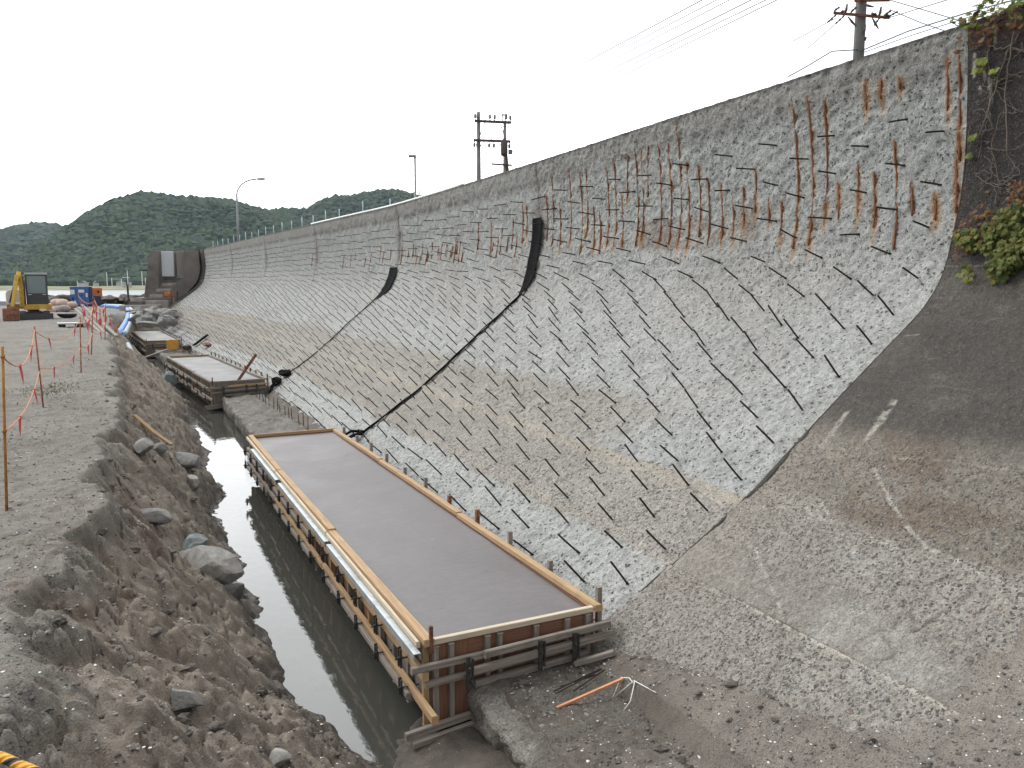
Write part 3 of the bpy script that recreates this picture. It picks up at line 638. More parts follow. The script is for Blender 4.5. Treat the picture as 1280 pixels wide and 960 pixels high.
def wall_panel(y0, y1, old=False, label=None, name='wall_panel', st_=None):
    d = max(3.2, (y0+2 if y0 > 0 else 3.5)); st = max(.021, .0026*max(d, 6)) if y0 > 6 else .022
    st = st_ or st
    ss = np.arange(0, SMAX, st if y0 < 30 else st*.7); ss = np.r_[ss, SMAX]
    ys = np.linspace(y0+(.0 if old else .012), y1-.012, max(8, int((y1-y0)/st))); S, Y = np.meshgrid(ss, ys)
    if old:
        h = .045+.006*fbm(S*6, Y*6, 0, 4, 81)+.012*fbm(S*1.1, Y*1.1, 0, 3, 82)+(1-sm(S1-.008, S1+.008, S+.01*fbm(Y*3, 0*S, 0, 3, 79)))*.05+(1-sm(S2-.02, S2+.006, S+.02*fbm(Y*2, 0*S, 0, 4, 78)))*.018
        h += (1-sm(3.4, 3.9, S))*.010*fbm(S*13, Y*13, 0, 3, 83)
        h -= .02*sm(.0, .015, .012-np.abs(fbm(S*.8, Y*.8, 0, 4, 77)))*(S < 3.6)
        if y1 < 7: h += (-.03+.05*fbm(S*4, Y*4, 0, 3, 80))*sm(6.2, 6.3, Y)*sm(3.9, 3.6, S)
    else:
        amp = .029*sm(.1, .5, S)
        r = fbm(S*7.5, Y*7.5, 0, 3, 84); q = 1-np.abs(fbm(S*5.2+9, Y*5.2, 0, 3, 85))*2.2
        r2 = fbm(S*14, Y*14, 0, 2, 87); h = amp*(r*1.0+.55*q+.55*r2)+.016*fbm(S*1.6, Y*1.6, 0, 3, 86)
        soft = sm(S1, S1+.1, S)*(1-sm(S2, S2+.05, S)); h *= (1-.6*soft); h += soft*.015
        h += .03*np.exp(-((S-S2+.03+.02*fbm(Y*2, S*0, 0, 3, 88))/.07)**2)+(1-sm(S1-.06, S1+.02, S+.05*fbm(S*2, Y*2, 0, 3, 89)))*-.012
        edge = np.minimum(Y-y0, y1-Y); h -= .02*(1-sm(0, .05, edge))*(1 if y0 > 7 else .2)
        h += .012*sm(8.93, 9.0, S)*(1-.5*sm(0, .2, 0*S))
        h *= 1 if y0 < 35 else .8
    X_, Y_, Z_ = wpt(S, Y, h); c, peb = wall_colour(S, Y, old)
    # close the top back to the road side with the coping surface
    k = 5; tx = np.linspace(.02, .45, k)
    Xt = X_[:, -1:]+tx; Zt = Z_[:, -1:]+.004*vnoise(Xt*9, Y_[:, -1:]*9, 0, 90)+np.array([.004, .008, .008, .006, -.03]); Yt = np.repeat(Y_[:, -1:], k, 1)
    X_ = np.c_[X_, Xt, Xt[:, -1:]+.01]; Y_ = np.c_[Y_, Yt, Yt[:, -1:]]; Z_ = np.c_[Z_, Zt, Zt[:, -1:]*0+CZ+1.2]
    ct = np.repeat(c[:, -1:], k+1, 1)*0+np.array([.10, .09, .082]); c = np.concatenate([c, ct], 1); peb = np.c_[peb, np.zeros((len(ys), k+1))]
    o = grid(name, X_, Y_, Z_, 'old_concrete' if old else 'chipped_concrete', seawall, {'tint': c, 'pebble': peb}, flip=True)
    if label: o['label'] = label
    return o
panels = {}
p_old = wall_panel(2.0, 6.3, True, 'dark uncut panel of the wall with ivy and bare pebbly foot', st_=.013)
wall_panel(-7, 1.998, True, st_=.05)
for a, b in zip(JOINTS[:-1], JOINTS[1:]): panels[a] = wall_panel(a, b)
wall_panel(70.0, 76.5, True)
# step between the uncut panel and the chipped one
mb = MB(); ss = np.linspace(.3, SMAX-.02, 220); vs = []
for s in ss: vs += [wv(s, 6.296, .07 if s < S1 else .052), wv(s, 6.302, -.06)]
mb.add(vs, [(2*i, 2*i+1, 2*i+3, 2*i+2) for i in range(len(ss)-1)]); mb.build('joint_edge', 'footing_concrete', seawall)
# bare rusty bars: parts of the wall
nb = 0
for ya, yb, s0, s1 in BARS:
    if nb >= 95: break
    n = max(4, int((s1-s0)/.12)); pts = []; rr = []
    for i in range(n+1):
        t = i/n; s = s0+(s1-s0)*t; y = yb+(ya-yb)*t+random.uniform(-.003, .003)
        pts.append(wv(s, y, .012+random.uniform(-.004, .006))); rr.append(.0125+random.uniform(-.003, .003))
    par = [panels[a] for a in panels if a <= yb < a+11.2]
    mb = MB(); mb.tube(pts, rr, 6); mb.build('rusty_rebar', 'rust', par[-1] if par else panels[6.3], smooth=True); nb += 1

# steel bars set square to the face, half-staggered grid
dproto = MB(); dproto.tube([(0, 0, -.03), (0, 0, .20), (.0, 0, .40)], .0088, 7); dproto.tube([(0, 0, -.02), (0, 0, .016)], .017, 8)
dmesh = []
for k in range(4):
    m_ = MB(); bx, by = random.uniform(-.012, .012), random.uniform(-.012, .012)
    m_.tube([(0, 0, -.04), (0, 0, .1), (bx*.4, by*.4, .24), (bx, by, .325+.015*k)], .0118, 7); m_.tube([(0, 0, -.03), (0, 0, .012)], .016, 8)
    o = m_.build('steel_dowel', 'rebar_steel', smooth=True); dmesh.append(o)
first = True; rest = MB(); ndow = 0
def face_zone(s):
    return 'on the pale foot of' if s < S1 else 'on the tan band low on' if s < S2 else 'on the grey slope of' if s < 5.6 else 'on the curve of' if s < 6.9 else 'on the upright top of'
rows = []
col = 0; y = 6.62
while y < 69.8:
    nearJ = min(abs(y-J) for J in JOINTS)
    s = .62+(.29 if col % 2 else 0)+.0
    while s < 8.75:
        if nearJ > .18 and not (16.2 < y < 17.3 and False): rows.append((s+random.uniform(-.045, .045), y+random.uniform(-.05, .05)))
        s += .582
    y += .535; col += 1
rows.sort(key=lambda r: (wv(r[0], r[1])-Vector((0, 0, CZ))).length)
for i, (s, y) in enumerate(rows):
    p = wv(s, y, 0); s_ = min(max(s, .05), SMAX-.05); nx, nz_ = np.interp(s_, _ss, _nx), np.interp(s_, _ss, _nz)
    n = Vector((nx-.24*max(0, nz_), random.gauss(0, .075), nz_*.93+random.gauss(0, .075))).normalized()
    if i < 300:
        src = dmesh[i % 4]; o = src if i < 4 else src.copy()
        if i >= 4: COL.objects.link(o)
        o.location = p; o.rotation_euler = n.to_track_quat('Z', 'Y').to_euler()
        o['label'] = 'dark steel bar %s the wall section nearest the camera' % face_zone(s) if y < 17 else 'dark steel bar %s the wall beyond the long rubber strip' % face_zone(s)
        o['category'] = 'steel bar'; o['group'] = 'steel bars set into the chipped wall'
    else:
        rest.tube([p-n*.03, p+n*(.345 if y < 34 else .32)],   .0105 if y < 30 else .009, 5)
rest.build('steel_dowels', 'rebar_steel', kind='stuff', label='hundreds of dark steel bars bristling from the far chipped wall sections', cat='steel bars')

# black rubber joint strips hanging down the wall
def strip(y_of_s, s0, s1, w_of_s, h0, label, tail=None):
    root = MB(); ss = np.linspace(s0, s1, 90); vs = []; fs = []
    for i, s in enumerate(ss):
        wd = w_of_s(s); yc = y_of_s(s); th = .006
        hh = h0+(.03 if s > 6 else 0)+.006*math.sin(s*5)+.004*math.sin(s*13)
        fold = .45 if wd > .14 else 0
        row = []
        for q, lift in ((-.5, .012), (-.2, .0), (.0, -.004), (.2, .0), (.5, .014)): row.append((yc+q*wd, hh+lift))
        row += [(a, b-th) for a, b in reversed(row)]
        for a, b in row: vs.append(wv(s, a, b))
        if i:
            n = 10; a0 = (i-1)*n; b0 = i*n
            for k in range(n): k2 = (k+1) % n; fs.append((a0+k, a0+k2, b0+k2, b0+k))
    root.add(vs, fs+[tuple(range(10)), tuple(range(len(vs)-10, len(vs)))])
    o = root.build('rubber_strip', 'rubber', label=label, cat='rubber strip', group='rubber strips hanging down the wall')
    return o
def wfun(sb, wide, narrow): return lambda s: narrow+(wide-narrow)*float(sm(sb-.5, sb+.35, s))
yj = lambda s: float(np.interp(s, [.6, 1.5, 4, 6.3, 7.2, 8.0], [16.2, 16.35, 16.62, 16.98, 17.08, 17.05]))
st1 = strip(yj, .95, 8.0, wfun(6.25, .46, .085), .035, 'longest black rubber strip, hanging down the middle joint to the large wooden form')
mb = MB(); s_list = np.linspace(1.0, 6.0, 40); mb.tube([wv(s, yj(s)+.05+.008*math.sin(s*3), .05+.006*math.sin(s*7)) for s in s_list], .012, 6); mb.build('folded_edge', 'rubber', st1, smooth=True)
mb = MB()
loop = [wv(1.0, 16.3, .05), wv(.8, 16.1, .18), wv(.62, 15.95, .26), wv(.5, 15.85, .12), wv(.45, 15.8, .03)]; mb.tube(loop, .035, 8)
loop = [wv(1.05, 16.32, .05), wv(.85, 16.3, .22), wv(.55, 16.25, .28), wv(.35, 16.1, .14), wv(.3, 16.0, .02)]; mb.tube(loop, .03, 8)
mb.build('loose_end', 'rubber', st1, smooth=True)
yk = lambda s: float(np.interp(s, [.6, 2.5, 5.0, 6.5, 7.2], [26.2, 26.75, 27.5, 27.75, 27.8]))
st2 = strip(yk, 1.4, 6.95, wfun(5.75, .75, .08), .04, 'shorter black rubber strip with a crumpled foot, on the joint above the second form')
mb = MB(); mb.lump(wv(1.35, 26.4, .12), (.22, .30, .12), 2, .5, 2, 3); mb.lump(wv(.95, 26.1, .12), (.16, .22, .13), 2, .5, 2, 5); mb.tube([wv(1.0, 26.1, .1), wv(.7, 25.9, .1), wv(.5, 25.75, .02)], [.08, .06, .03], 7)
mb.build('crumpled_end', 'rubber', st2)
mb = MB(); mb.bar(wv(.9, 43.8, .12), wv(1.7, 44.2, .14), .35, .08, up=(-.5, 0, .8)); mb.build('rubber_strip', 'rubber', label='small scrap of black rubber low on the far wall above the third form', cat='rubber strip', group='rubber strips hanging down the wall')

# ------------------------------------------------------------------ old footing under the forms
def footing():
    ys = np.concatenate([np.arange(-3, 30, .035), np.arange(30, 58, .12)]); prof = [(2.60,-.55),(2.56,-.40),(2.53,-.25),(2.52,-.12),(2.53,-.04),(2.56,-.005),(2.62,0),(2.70,.0),(2.9,.0),(3.1,.0),(3.3,.0),(3.5,.0),(3.75,-.01),(3.8,-.3)]
    pf = []
    for (a, b), (c, d) in zip(prof[:-1], prof[1:]):
        n = max(1, int(math.hypot(c-a, d-b)/.03)); pf += [(a+(c-a)*i/n, b+(d-b)*i/n) for i in range(n)]
    pf.append(prof[-1]); P = np.array(pf); A, Y = np.meshgrid(np.arange(len(P)), ys); X = P[A, 0]; Z = P[A, 1]
    edge = np.exp(-((X-2.56)/.12)**2)
    nn = fbm(X*4+Z*4, Y*3.2, Z*3, 4, 91); n3 = fbm(X*12, Y*12, Z*12, 3, 92)
    X2 = X+off(Y)+(.07*nn+.03*n3)*edge; Z2 = Z+CZ-3.47+(.05*nn+.026*n3)*sm(-.3, 0, Z)+.03*nn-.05*edge*sm(.2, .6, fbm(Y*1.7, 0*Y, 0, 3, 93))
    c = colr(X.shape, (.25, .235, .21)); c = lerp3(c, colr(X.shape, (.115, .10, .085)), sm(-.15, .35, nn+.2)*(.85-.5*(Y > 15))); c = lerp3(c, colr(X.shape, (.42, .41, .38)), sm(.3, .55, fbm(X*3, Y*2.2, Z*3, 4, 94))*edge*.8)
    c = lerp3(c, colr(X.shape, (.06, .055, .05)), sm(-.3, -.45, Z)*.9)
    grid('old_footing', X2, Y, Z2, 'old_concrete', attrs={'tint': c, 'pebble': .5+0*X}, flip=True, label='rough broken edge of the old concrete footing between trench and wall', cat='footing')
footing()

# ------------------------------------------------------------------ timber forms with the poured concrete
FORMS = []
def form(name_l, slab_l, p_near, p_far, W, h, slabmat, deep=.22, detail=True, steel=True, slab_label=None):
    p_near = Vector((*p_near, CZ-3.0)); p_far = Vector((*p_far, CZ-3.0)); d = p_far-p_near; L = d.length; rz = math.atan2(-d.x, d.y)
    root = empty('timber_form', p_near, rz, label=name_l, cat='formwork', group='timber forms along the foot of the wall')
    fresh = 'fresh_timber' if steel else 'weathered_timber'
    bv = .004 if detail else 0
    # the pour
    sb = MB(); nx_, ny_ = 24, int(L*6); vs = []; fs = []
    for j in range(ny_+1):
        for i in range(nx_+1):
            x = .02+(W-.04)*i/nx_; y = .02+(L-.04)*j/ny_; vs.append((x, y, -.052+.004*float(vnoise(x*2.5, y*2.5, 0, 5))))
    for j in range(ny_):
        for i in range(nx_): a = j*(nx_+1)+i; fs.append((a, a+1, a+nx_+2, a+nx_+1))
    n0 = len(vs); rim = [0, nx_, (ny_+1)*(nx_+1)-1, ny_*(nx_+1)]; vs += [(.02,.02,-h),(W-.02,.02,-h),(W-.02,L-.02,-h),(.02,L-.02,-h)]
    bott = [n0, n0+1, n0+2, n0+3]
    fs.append(tuple(range(0, nx_+1))[::-1]+(bott[0], bott[1])[0:2]); fs.append(tuple(range(ny_*(nx_+1), (ny_+1)*(nx_+1)))+(bott[2], bott[3]))
    sb.add(vs, fs); sl = sb.build('concrete_footing', slabmat, smooth=False, label=slab_label, cat='concrete slab', group='new concrete pours inside the forms')
    sl.location = p_near; sl.rotation_euler = (0, 0, rz)
    # rims on the long sides, each of two or three lengths
    cuts = [0, L*.33, L*.68, L]
    for side in (0, 1):
        for a, b in zip(cuts[:-1], cuts[1:]):
            x = -.045 if side == 0 else W+.03; j = random.uniform(-.006, .006)
            mb = MB(); mb.bar((x+j, a+(.004 if a else -.06), -.006+j), (x-j, b-.004, -.012-j), .085 if side == 0 else .075, .055)
            mb.build('rim_board', fresh, root, bevel=bv)
            if side == 0 and steel: mb = MB(); mb.bar((x-.068, a+.01, -.03), (x-.068, b-.01, -.034), .03, .05); mb.build('rim_strip', 'pale_timber', root, bevel=bv)
    mb = MB(); mb.bar((-.02, -.02, -.012), (W-.02, -.02, -.012), .05, .05); mb.build('end_board', 'pale_timber' if steel else 'weathered_timber', root, bevel=bv)
    mb = MB(); mb.bar((-.02, L+.02, -.008), (W+.04, L+.02, -.008), .04, .06); mb.build('end_board', 'fresh_timber', root, bevel=bv)
    # sheeting
    hs = h
    npl = max(2, int(round(L/1.8)))
    for k in range(npl):
        a, b = L*k/npl, L*(k+1)/npl; mb = MB(); mb.bar((-.008, a+.003, -.035-hs/2), (-.008, b-.003, -.035-hs/2), .014, hs, up=(0, 0, 1)); mb.build('plywood_sheet', 'plywood' if k % 3 else 'weathered_timber', root)
        mb = MB(); mb.bar((W+.008, a+.003, -.23), (W+.008, b-.003, -.23), .014, .38); mb.build('plywood_sheet', 'plywood', root)
    # end sheets: deep beside the trench, shallow on the old footing
    for y_, sgn in ((0, -1), (L, 1)):
        yy = y_+sgn*.01
        x1 = .33
        mb = MB(); mb.box(-.01, x1, yy-.006, yy+.006, -h-.03, -.035); mb.build('plywood_sheet', 'plywood' if steel else 'weathered_timber', root)
        for q in range(2):
            a = x1+(W-x1)*q/2; b = x1+(W-x1)*(q+1)/2
            mb = MB(); mb.box(a+.003, b-.003, yy-.006, yy+.006, -.44, -.038); mb.build('plywood_sheet', 'plywood' if steel else 'weathered_timber', root)
    # studs on the trench side
    ns = int(L/.42)
    for k in range(ns+1):
        y = .03+(L-.06)*k/ns; mb = MB(); mb.bar((-.045, y, -.045), (-.045, y, -h-.02-random.uniform(0, .05)), .055, .04, up=(0, 1, 0))
        mb.build('stud', 'weathered_timber' if k % 4 else 'fresh_timber', root, bevel=bv)
    # walers on the trench side: each line in three lengths
    for zi, z in enumerate((-.255, -.53)):
        cs = [-.12-.22*(zi == 1), L*.36, L*.7, L+.05]
        for a, b in zip(cs[:-1], cs[1:]):
            for dz in ((0,) if True else (0, .07)):
                mb = MB(); j = random.uniform(-.012, .012); mb.bar((-.098, a, z+j), (-.098, b-.03, z-j), .05, .07)
                mb.build('waler', ('fresh_timber' if (a < L*.5 and steel) else 'weathered_timber'), root, bevel=bv)
            mb = MB(); j = random.uniform(-.012, .012); mb.bar((-.155, a+.5, z-.025+j), (-.155, b-.25, z-.03-j), .04, .055)
            if not (zi == 0 and a < 0): mb.build('waler', 'weathered_timber', root, bevel=bv)
    if steel:
        for a, b in ((-.10, L*.30), (L*.31, L*.62), (L*.64, L*.9)):
            mb = MB(); x = -.16; z = -.085
            mb.bar((x, a, z+.028), (x, b, z+.024), .06, .006); mb.bar((x-.028, a, z), (x-.028, b, z-.004), .006, .06); mb.bar((x+.028, a, z), (x+.028, b, z-.004), .006, .06)
            mb.build('steel_channel', 'galvanised', root, label=None)
    # form ties: bracket, washer and wedge
    nt2 = int(L/.75)
    for k in range(nt2+1):
        y = .28+(L-.5)*k/nt2
        for z, hh in ((-.255, .17), (-.53, .15)) if detail or k % 2 == 0 else ((-.4, .2),):
            mb = MB(); mb.bar((-.185, y, z+hh/2), (-.185, y, z-hh/2), .035, .016, up=(1, 0, 0)); mb.bar((-.185, y+.03, z+hh/2+.01), (-.185, y+.03, z-hh/2), .012, .03, up=(1, 0, 0))
            mb.tube([(-.02, y, z), (-.235, y, z)], .008, 6); mb.bar((-.2, y-.012, z+.02), (-.2, y-.012, z-.05), .02, .03, up=(1, 0, 0)); mb.build('form_tie', 'clamp_steel', root)
    # near end framing
    for k, x in enumerate((.02, .16, .50, .62, .98, 1.02+.28, W-.08)):
        if x > W: continue
        bot = -h-.05 if x < .33 else -.45
        mb = MB(); mb.bar((x, -.045, -.045), (x, -.045, bot), .045, .05, up=(0, 1, 0)); mb.build('stud', 'weathered_timber', root, bevel=bv)
    bars = [(-.22, -.185, W*.80, -.185, .055, 'weathered_timber'), (.42, -.15, W+.10, -.13, .06, 'fresh_timber' if not steel else 'weathered_timber'), (-.10, -.335, W*.93, -.30, .05, 'weathered_timber'),
            (.30, -.275, W+.14, -.235, .06, 'weathered_timber'), (.35, -.425, W-.1, -.40, .06, 'weathered_timber'), (-.28, -h-.03, .40, -h+.01, .06, 'weathered_timber'), (-.24, -h-.09, .40, -h-.05, .05, 'weathered_timber')]
    for k, (xa, za, xb, zb, ht, mt) in enumerate(bars):
        mb = MB(); yy = -.095 if k not in (1, 3, 6) else -.15; mb.bar((xa, yy-.02, za), (xb, yy+.01, zb), .045, ht); mb.build('end_waler', mt, root, bevel=bv)
    for x in (.26, .95, W-.30):
        mb = MB(); z0, z1 = (-.12, -.40) if x > .3 else (-.13, -.42)
        mb.bar((x, -.19, z0), (x, -.19, z1), .035, .018, up=(0, 1, 0)); mb.bar((x+.04, -.19, z0-.02), (x+.04, -.19, z1+.03), .014, .02, up=(0, 1, 0)); mb.tube([(x, -.0, -.22), (x, -.24, -.22)], .009, 6); mb.tube([(x+.02, -.0, -.34), (x+.02, -.24, -.34)], .009, 6)
        mb.build('form_tie', 'clamp_steel', root)
    mb = MB(); mb.bar((-.02, -.05, .14), (-.02, -.05, -.10), .03, .03, up=(0, 1, 0)); mb.build('corner_peg', 'rusty_metal', root)
    # pegs on the wall side
    k = 0; y = .05
    while y < L+.1:
        hh = random.uniform(.13, .19); tl = random.uniform(-.01, .01)
        mb = MB(); mb.bar((W+.10, y, -.55), (W+.10+tl, y+tl, hh-.03), .05, .05, up=(0, 1, 0)); mb.build('peg', 'rusty_metal' if k in (3, 4) else 'weathered_timber', root, bevel=bv); y += .96 if steel else .8; k += 1
    return root, L, rz
f1, L1, rz1 = form('largest, nearest timber form with fresh boards and a galvanised rail on its side', '', (2.207, 6.12), (2.19, 16.28), 1.60, .72, 'wet_concrete', slab_label='wet purple grey concrete in the nearest form')
f2, L2, rz2 = form('middle timber form of grey boards with a leaning prop at its end', '', (2.37, 25.9), (1.60, 35.7), 1.56, .72, 'set_concrete', detail=False, steel=False, slab_label='mid grey concrete in the middle form with the leaning prop')
f3, L3, rz3 = form('farthest timber form with pale concrete and a yellow crate at its corner', '', (1.05, 46.0), (.47, 56.6), 1.60, .75, 'pale_concrete', detail=False, steel=False, slab_label='pale dry concrete in the farthest form')
# leaning prop
mb = MB(); mb.bar(gp(277, 506, CZ-3.85), dp(320, 443, 26.2), .07, .07); mb.build('timber_prop', 'rusty_metal', bevel=.004, label='long brown prop leaning across the end of the middle form', cat='prop')

# starter bars in the old footing between the forms
sb_ = MB(); sb_.tube([(0, 0, -.05), (0, 0, .30)], .010, 7); sbm = sb_.build('starter_bar', 'rebar_steel', smooth=True)
pa, pb = gp(321, 497, CZ-3.47), gp(384, 537, CZ-3.47)
for k in range(14):
    o = sbm if k == 0 else sbm.copy()
    if k: COL.objects.link(o)
    o.location = pa.lerp(pb, k/13)+Vector((random.uniform(-.03, .03), random.uniform(-.05, .05), 0)); o.rotation_euler = (random.gauss(0, .04), random.gauss(0, .04), 0); o.scale = (1, 1, random.uniform(.8, 1.15))
    props(o, 'upright dark bar in the row standing on the old footing between two forms', 'steel bar', 'row of upright bars between the forms')

# ------------------------------------------------------------------ loose things near the forms
gz = lambda x, y: float(terrain_z(np.array([x]), np.array([y]))[0])
def slope_point(u, v):
    d = ray(u, v); t = np.exp(np.linspace(math.log(3.2), math.log(80), 2500)); zz = terrain_z(d[0]*t, d[1]*t); i = int(np.argmax(CZ+d[2]*t < zz)); p = d*t[i]
    return Vector((p[0], p[1], float(zz[i]))) if i else gp(u, v, CZ-3)
def onground(u, v, z=-3.42): return slope_point(u, v)
a, b = onground(719, 834), onground(768, 821)
mb = MB(); mb.bar(a+Vector((0,0,.03)), b+Vector((0,0,.035)), .05, .045); mb.build('timber_offcut', 'weathered_timber', bevel=.003, label='short grey timber offcut on the mud by the corner of the nearest form', cat='timber')
a, b = onground(696, 888), onground(778, 868)
mb = MB(); mb.bar(a+Vector((0,0,.02)), b+Vector((0,0,.03)), .024, .018); mb.build('orange_stick', 'orange_stick', label='thin orange wooden stick lying on the mud beside white wire', cat='stick')
mb = MB(); P = [(766,874),(776,867),(786,865),(792,870),(793,878),(788,884),(781,888)]
mb.tube([onground(*q)+Vector((0,0,.012+.02*(i % 3))) for i, q in enumerate(P)], .0045, 6); mb.tube([onground(768, 875)+Vector((0,0,.02)), onground(792, 876)+Vector((0,0,.035)), onground(820, 876)+Vector((0,0,.015))], .0045, 6)
mb.build('white_wire', 'white_wire', smooth=True, label='bent piece of white wire at the end of the orange stick', cat='wire')
for k, (q0, q1) in enumerate((((692,867),(750,846)), ((697,869),(752,849)), ((716,868),(756,850)), ((700,863),(745,848)))):
    mb = MB(); mb.tube([onground(*q0)+Vector((0,0,.015+.006*k)), onground(*q1)+Vector((0,0,.015+.006*k))], .006, 6); mb.build('steel_rod', 'rebar_steel', smooth=True, label='thin dark steel rod in the small bundle lying on the mud by the nearest form', cat='rod', group='bundle of thin rods on the mud')
a, b = slope_point(168, 524), slope_point(215, 561)
mb = MB(); mb.bar(a+Vector((0,0,.07)), a.lerp(b, .55)+Vector((0,0,.03)), .09, .035); mb.bar(a.lerp(b, .54)+Vector((0,0,.034)), b+Vector((0,0,.05)), .085, .03); mb.build('plank', 'fresh_timber', label='yellowish plank lying down the sand bank above the water', cat='plank')
def rock(name, c, r, mat, lab, seed, amp=.38, rot=0, kids=None, sink=.3, grp=None):
    vs, fs = ICO[3]; v = vs.copy(); rs = np.random.RandomState(seed)
    for k in range(15):                          # cut flat facets
        n = rs.normal(size=3); n /= np.linalg.norm(n); d = rs.uniform(.50, .86); q = v@n; v = v-np.outer(np.maximum(q-d, 0), n)
    v = v*(1+.06*fbm(v[:,0]*3+seed, v[:,1]*3, v[:,2]*3, 3, seed))[:, None]; v = v*np.array(r)
    ca, sa = math.cos(rot), math.sin(rot); v = np.c_[v[:,0]*ca-v[:,1]*sa, v[:,0]*sa+v[:,1]*ca, v[:,2]]
    mb = MB(); mb.add(v.tolist(), fs); o = mb.build(name, mat, label=lab, cat='boulder' if max(r) > .15 else 'stone', group=grp); o.location = Vector(c)+Vector((0, 0, r[2]*(1-sink)*.6)); return o
p = slope_point(262, 715); _a, _b = slope_point(232, 684), slope_point(304, 752)
big = rock('boulder', p, (.27, (_b-_a).length*.62, .27), 'pale_stone', 'largest pale boulder, a long one half sunk in the bank by the water', 3, rot=math.atan2(-(_a-_b).x, (_a-_b).y), sink=.55)
big.rotation_euler.x = 0
mb = MB(); mb.lump((-.10, .42, .12), (.15, .17, .13), 2, .3, 2, 8); mb.build('blue_patch', 'blue_stone', big)
for k, (u, v, r, mt, lb, rt) in enumerate([
    (290,742,(.17,.2,.15),'stone','angular dark grey boulder at the low end of the largest pale boulder',.5),
    (241,612,(.10,.30,.20),'pale_stone','upright pale slab of rock at the water edge below the plank',.3),
    (176,566,(.20,.34,.16),'stone','dark rounded boulder just above the end of the plank',.2),
    (200,568,(.14,.22,.13),'stone','small dark boulder touching the lower end of the plank',-.2),
    (231,580,(.26,.5,.16),'stone','broad flat boulder at the water edge between plank and upright slab',.4),
    (213,478,(.35,.5,.3),'blue_stone','bluish boulder at the water edge beside the middle form',.1),
    (348,957,(.10,.10,.06),'pale_stone','greenish stone at the bottom edge of the picture on the bank',.1),
    (232,885,(.10,.16,.09),'stone','dark block of hard earth low on the near bank',.6),
    (190,650,(.15,.3,.10),'stone','flat dark rock halfway down the bank left of the pale boulder',.7)]):
    p = slope_point(u, v); rock('boulder', p, r, mt, lb, 20+k, rot=rt)

# scattered gravel, clods and shells
def scatter(name, n, region, rmin, rmax, mat, lab, cat, sub=1, seed=0, flat=.6):
    rs = np.random.RandomState(seed); pts = region(rs, n); z = terrain_z(pts[:, 0], pts[:, 1]); keep = z > .01; pts = pts[keep]; z = z[keep]
    vs, fs = ICO[sub]; V = []; F = []; fs = np.array(fs)
    for i in range(len(pts)):
        r = rmin+(rmax-rmin)*rs.rand()**3; rr = r*rs.uniform(.6, 1.4, 3)*np.array([1, 1, flat]); v = vs*rr*(1+.35*rs.uniform(-1, 1, (len(vs), 1)))
        a = rs.rand()*6.28; ca, sa = math.cos(a), math.sin(a); v = np.c_[v[:,0]*ca-v[:,1]*sa, v[:,0]*sa+v[:,1]*ca, v[:,2]]
        V.append(v+np.array([pts[i,0], pts[i,1], z[i]+rr[2]*.25])); F.append(fs+i*len(vs))
    V = np.concatenate(V); F = np.concatenate(F); me = bpy.data.meshes.new(name); me.from_pydata(V.tolist(), [], F.tolist()); me.materials.append(MATS[mat])
    o = bpy.data.objects.new(name, me); COL.objects.link(o); props(o, lab, cat, kind='stuff')
def reg(rs, n):
    a = rs.rand(n); y = 3.2+22*a**2.2; x = rs.uniform(-1.6, 1.7, n); m = rs.rand(n) < .30; x[m] = rs.uniform(2.75, 5.2, m.sum()); y[m] = rs.uniform(2.4, 6.1, m.sum())
    return np.c_[x+off(y), y]
scatter('gravel', 15000, reg, .004, .019, 'gravel', 'loose grey gravel strewn over the sand bank', 'gravel', 1, 1)
scatter('shells', 2600, reg, .004, .012, 'shell', 'white shell fragments strewn over the sand', 'shells', 1, 2, .4)
def reg2(rs, n):
    y = 3.6+22*rs.rand(n)**1.8; x = np.where(rs.rand(n) < .75, rs.uniform(-.5, 1.4, n), rs.uniform(2.8, 4.6, n)); y = np.where(x > 2, rs.uniform(2.6, 6.1, n), y); return np.c_[x+off(y), y]
scatter('earth_clods', 550, reg2, .010, .055, 'dark_clod', 'dark lumps of wet earth crumbled from the bank', 'earth', 2, 3, .55)

# dry brown weed caught on the lip of the bank
mb = MB(); rs_ = random.Random(77)
for (u, v, sp, n_) in ((95, 640, .30, 260), (60, 690, .25, 220), (20, 745, .22, 200), (120, 600, .25, 160), (140, 470, .5, 160), (75, 850, .2, 120), (135, 520, .4, 120)):
    c_ = gp(u, v, CZ-2.2)
    for k in range(n_):
        x, y = c_.x+rs_.gauss(0, sp*.6), c_.y+rs_.gauss(0, sp*1.3); z = gz(x, y); a = rs_.uniform(0, 6.28); L_ = rs_.uniform(.03, .10); w__ = .0025
        p0 = Vector((x, y, z+.004)); p1 = p0+Vector((math.cos(a)*L_, math.sin(a)*L_, rs_.uniform(-.01, .035))); sdv = Vector((-math.sin(a), math.cos(a), .3))*w__
        mb.add([p0-sdv, p0+sdv, p1], [(0, 1, 2)])
mb.build('dry_weed', 'dry_weed', kind='stuff', label='thin brown dry weed and roots matted on the lip of the sand bank', cat='weed')
# grass tuft on the bench
mb = MB(); gc = gp(62, 485, CZ-2.1)
for k in range(420):
    x, y = gc.x+random.gauss(0, .28), gc.y+random.gauss(0, .9); z = gz(x, y); h = random.uniform(.015, .05); a = random.uniform(0, 6.28); dx, dy = math.cos(a)*.012, math.sin(a)*.012
    mb.add([(x-dx, y-dy, z-.01), (x+dx, y+dy, z-.01), (x+random.gauss(0, .03), y+random.gauss(0, .03), z+h)], [(0, 1, 2)])
mb.build('grass', 'grass', kind='stuff', label='thin green grass growing on the gravel bench', cat='grass')

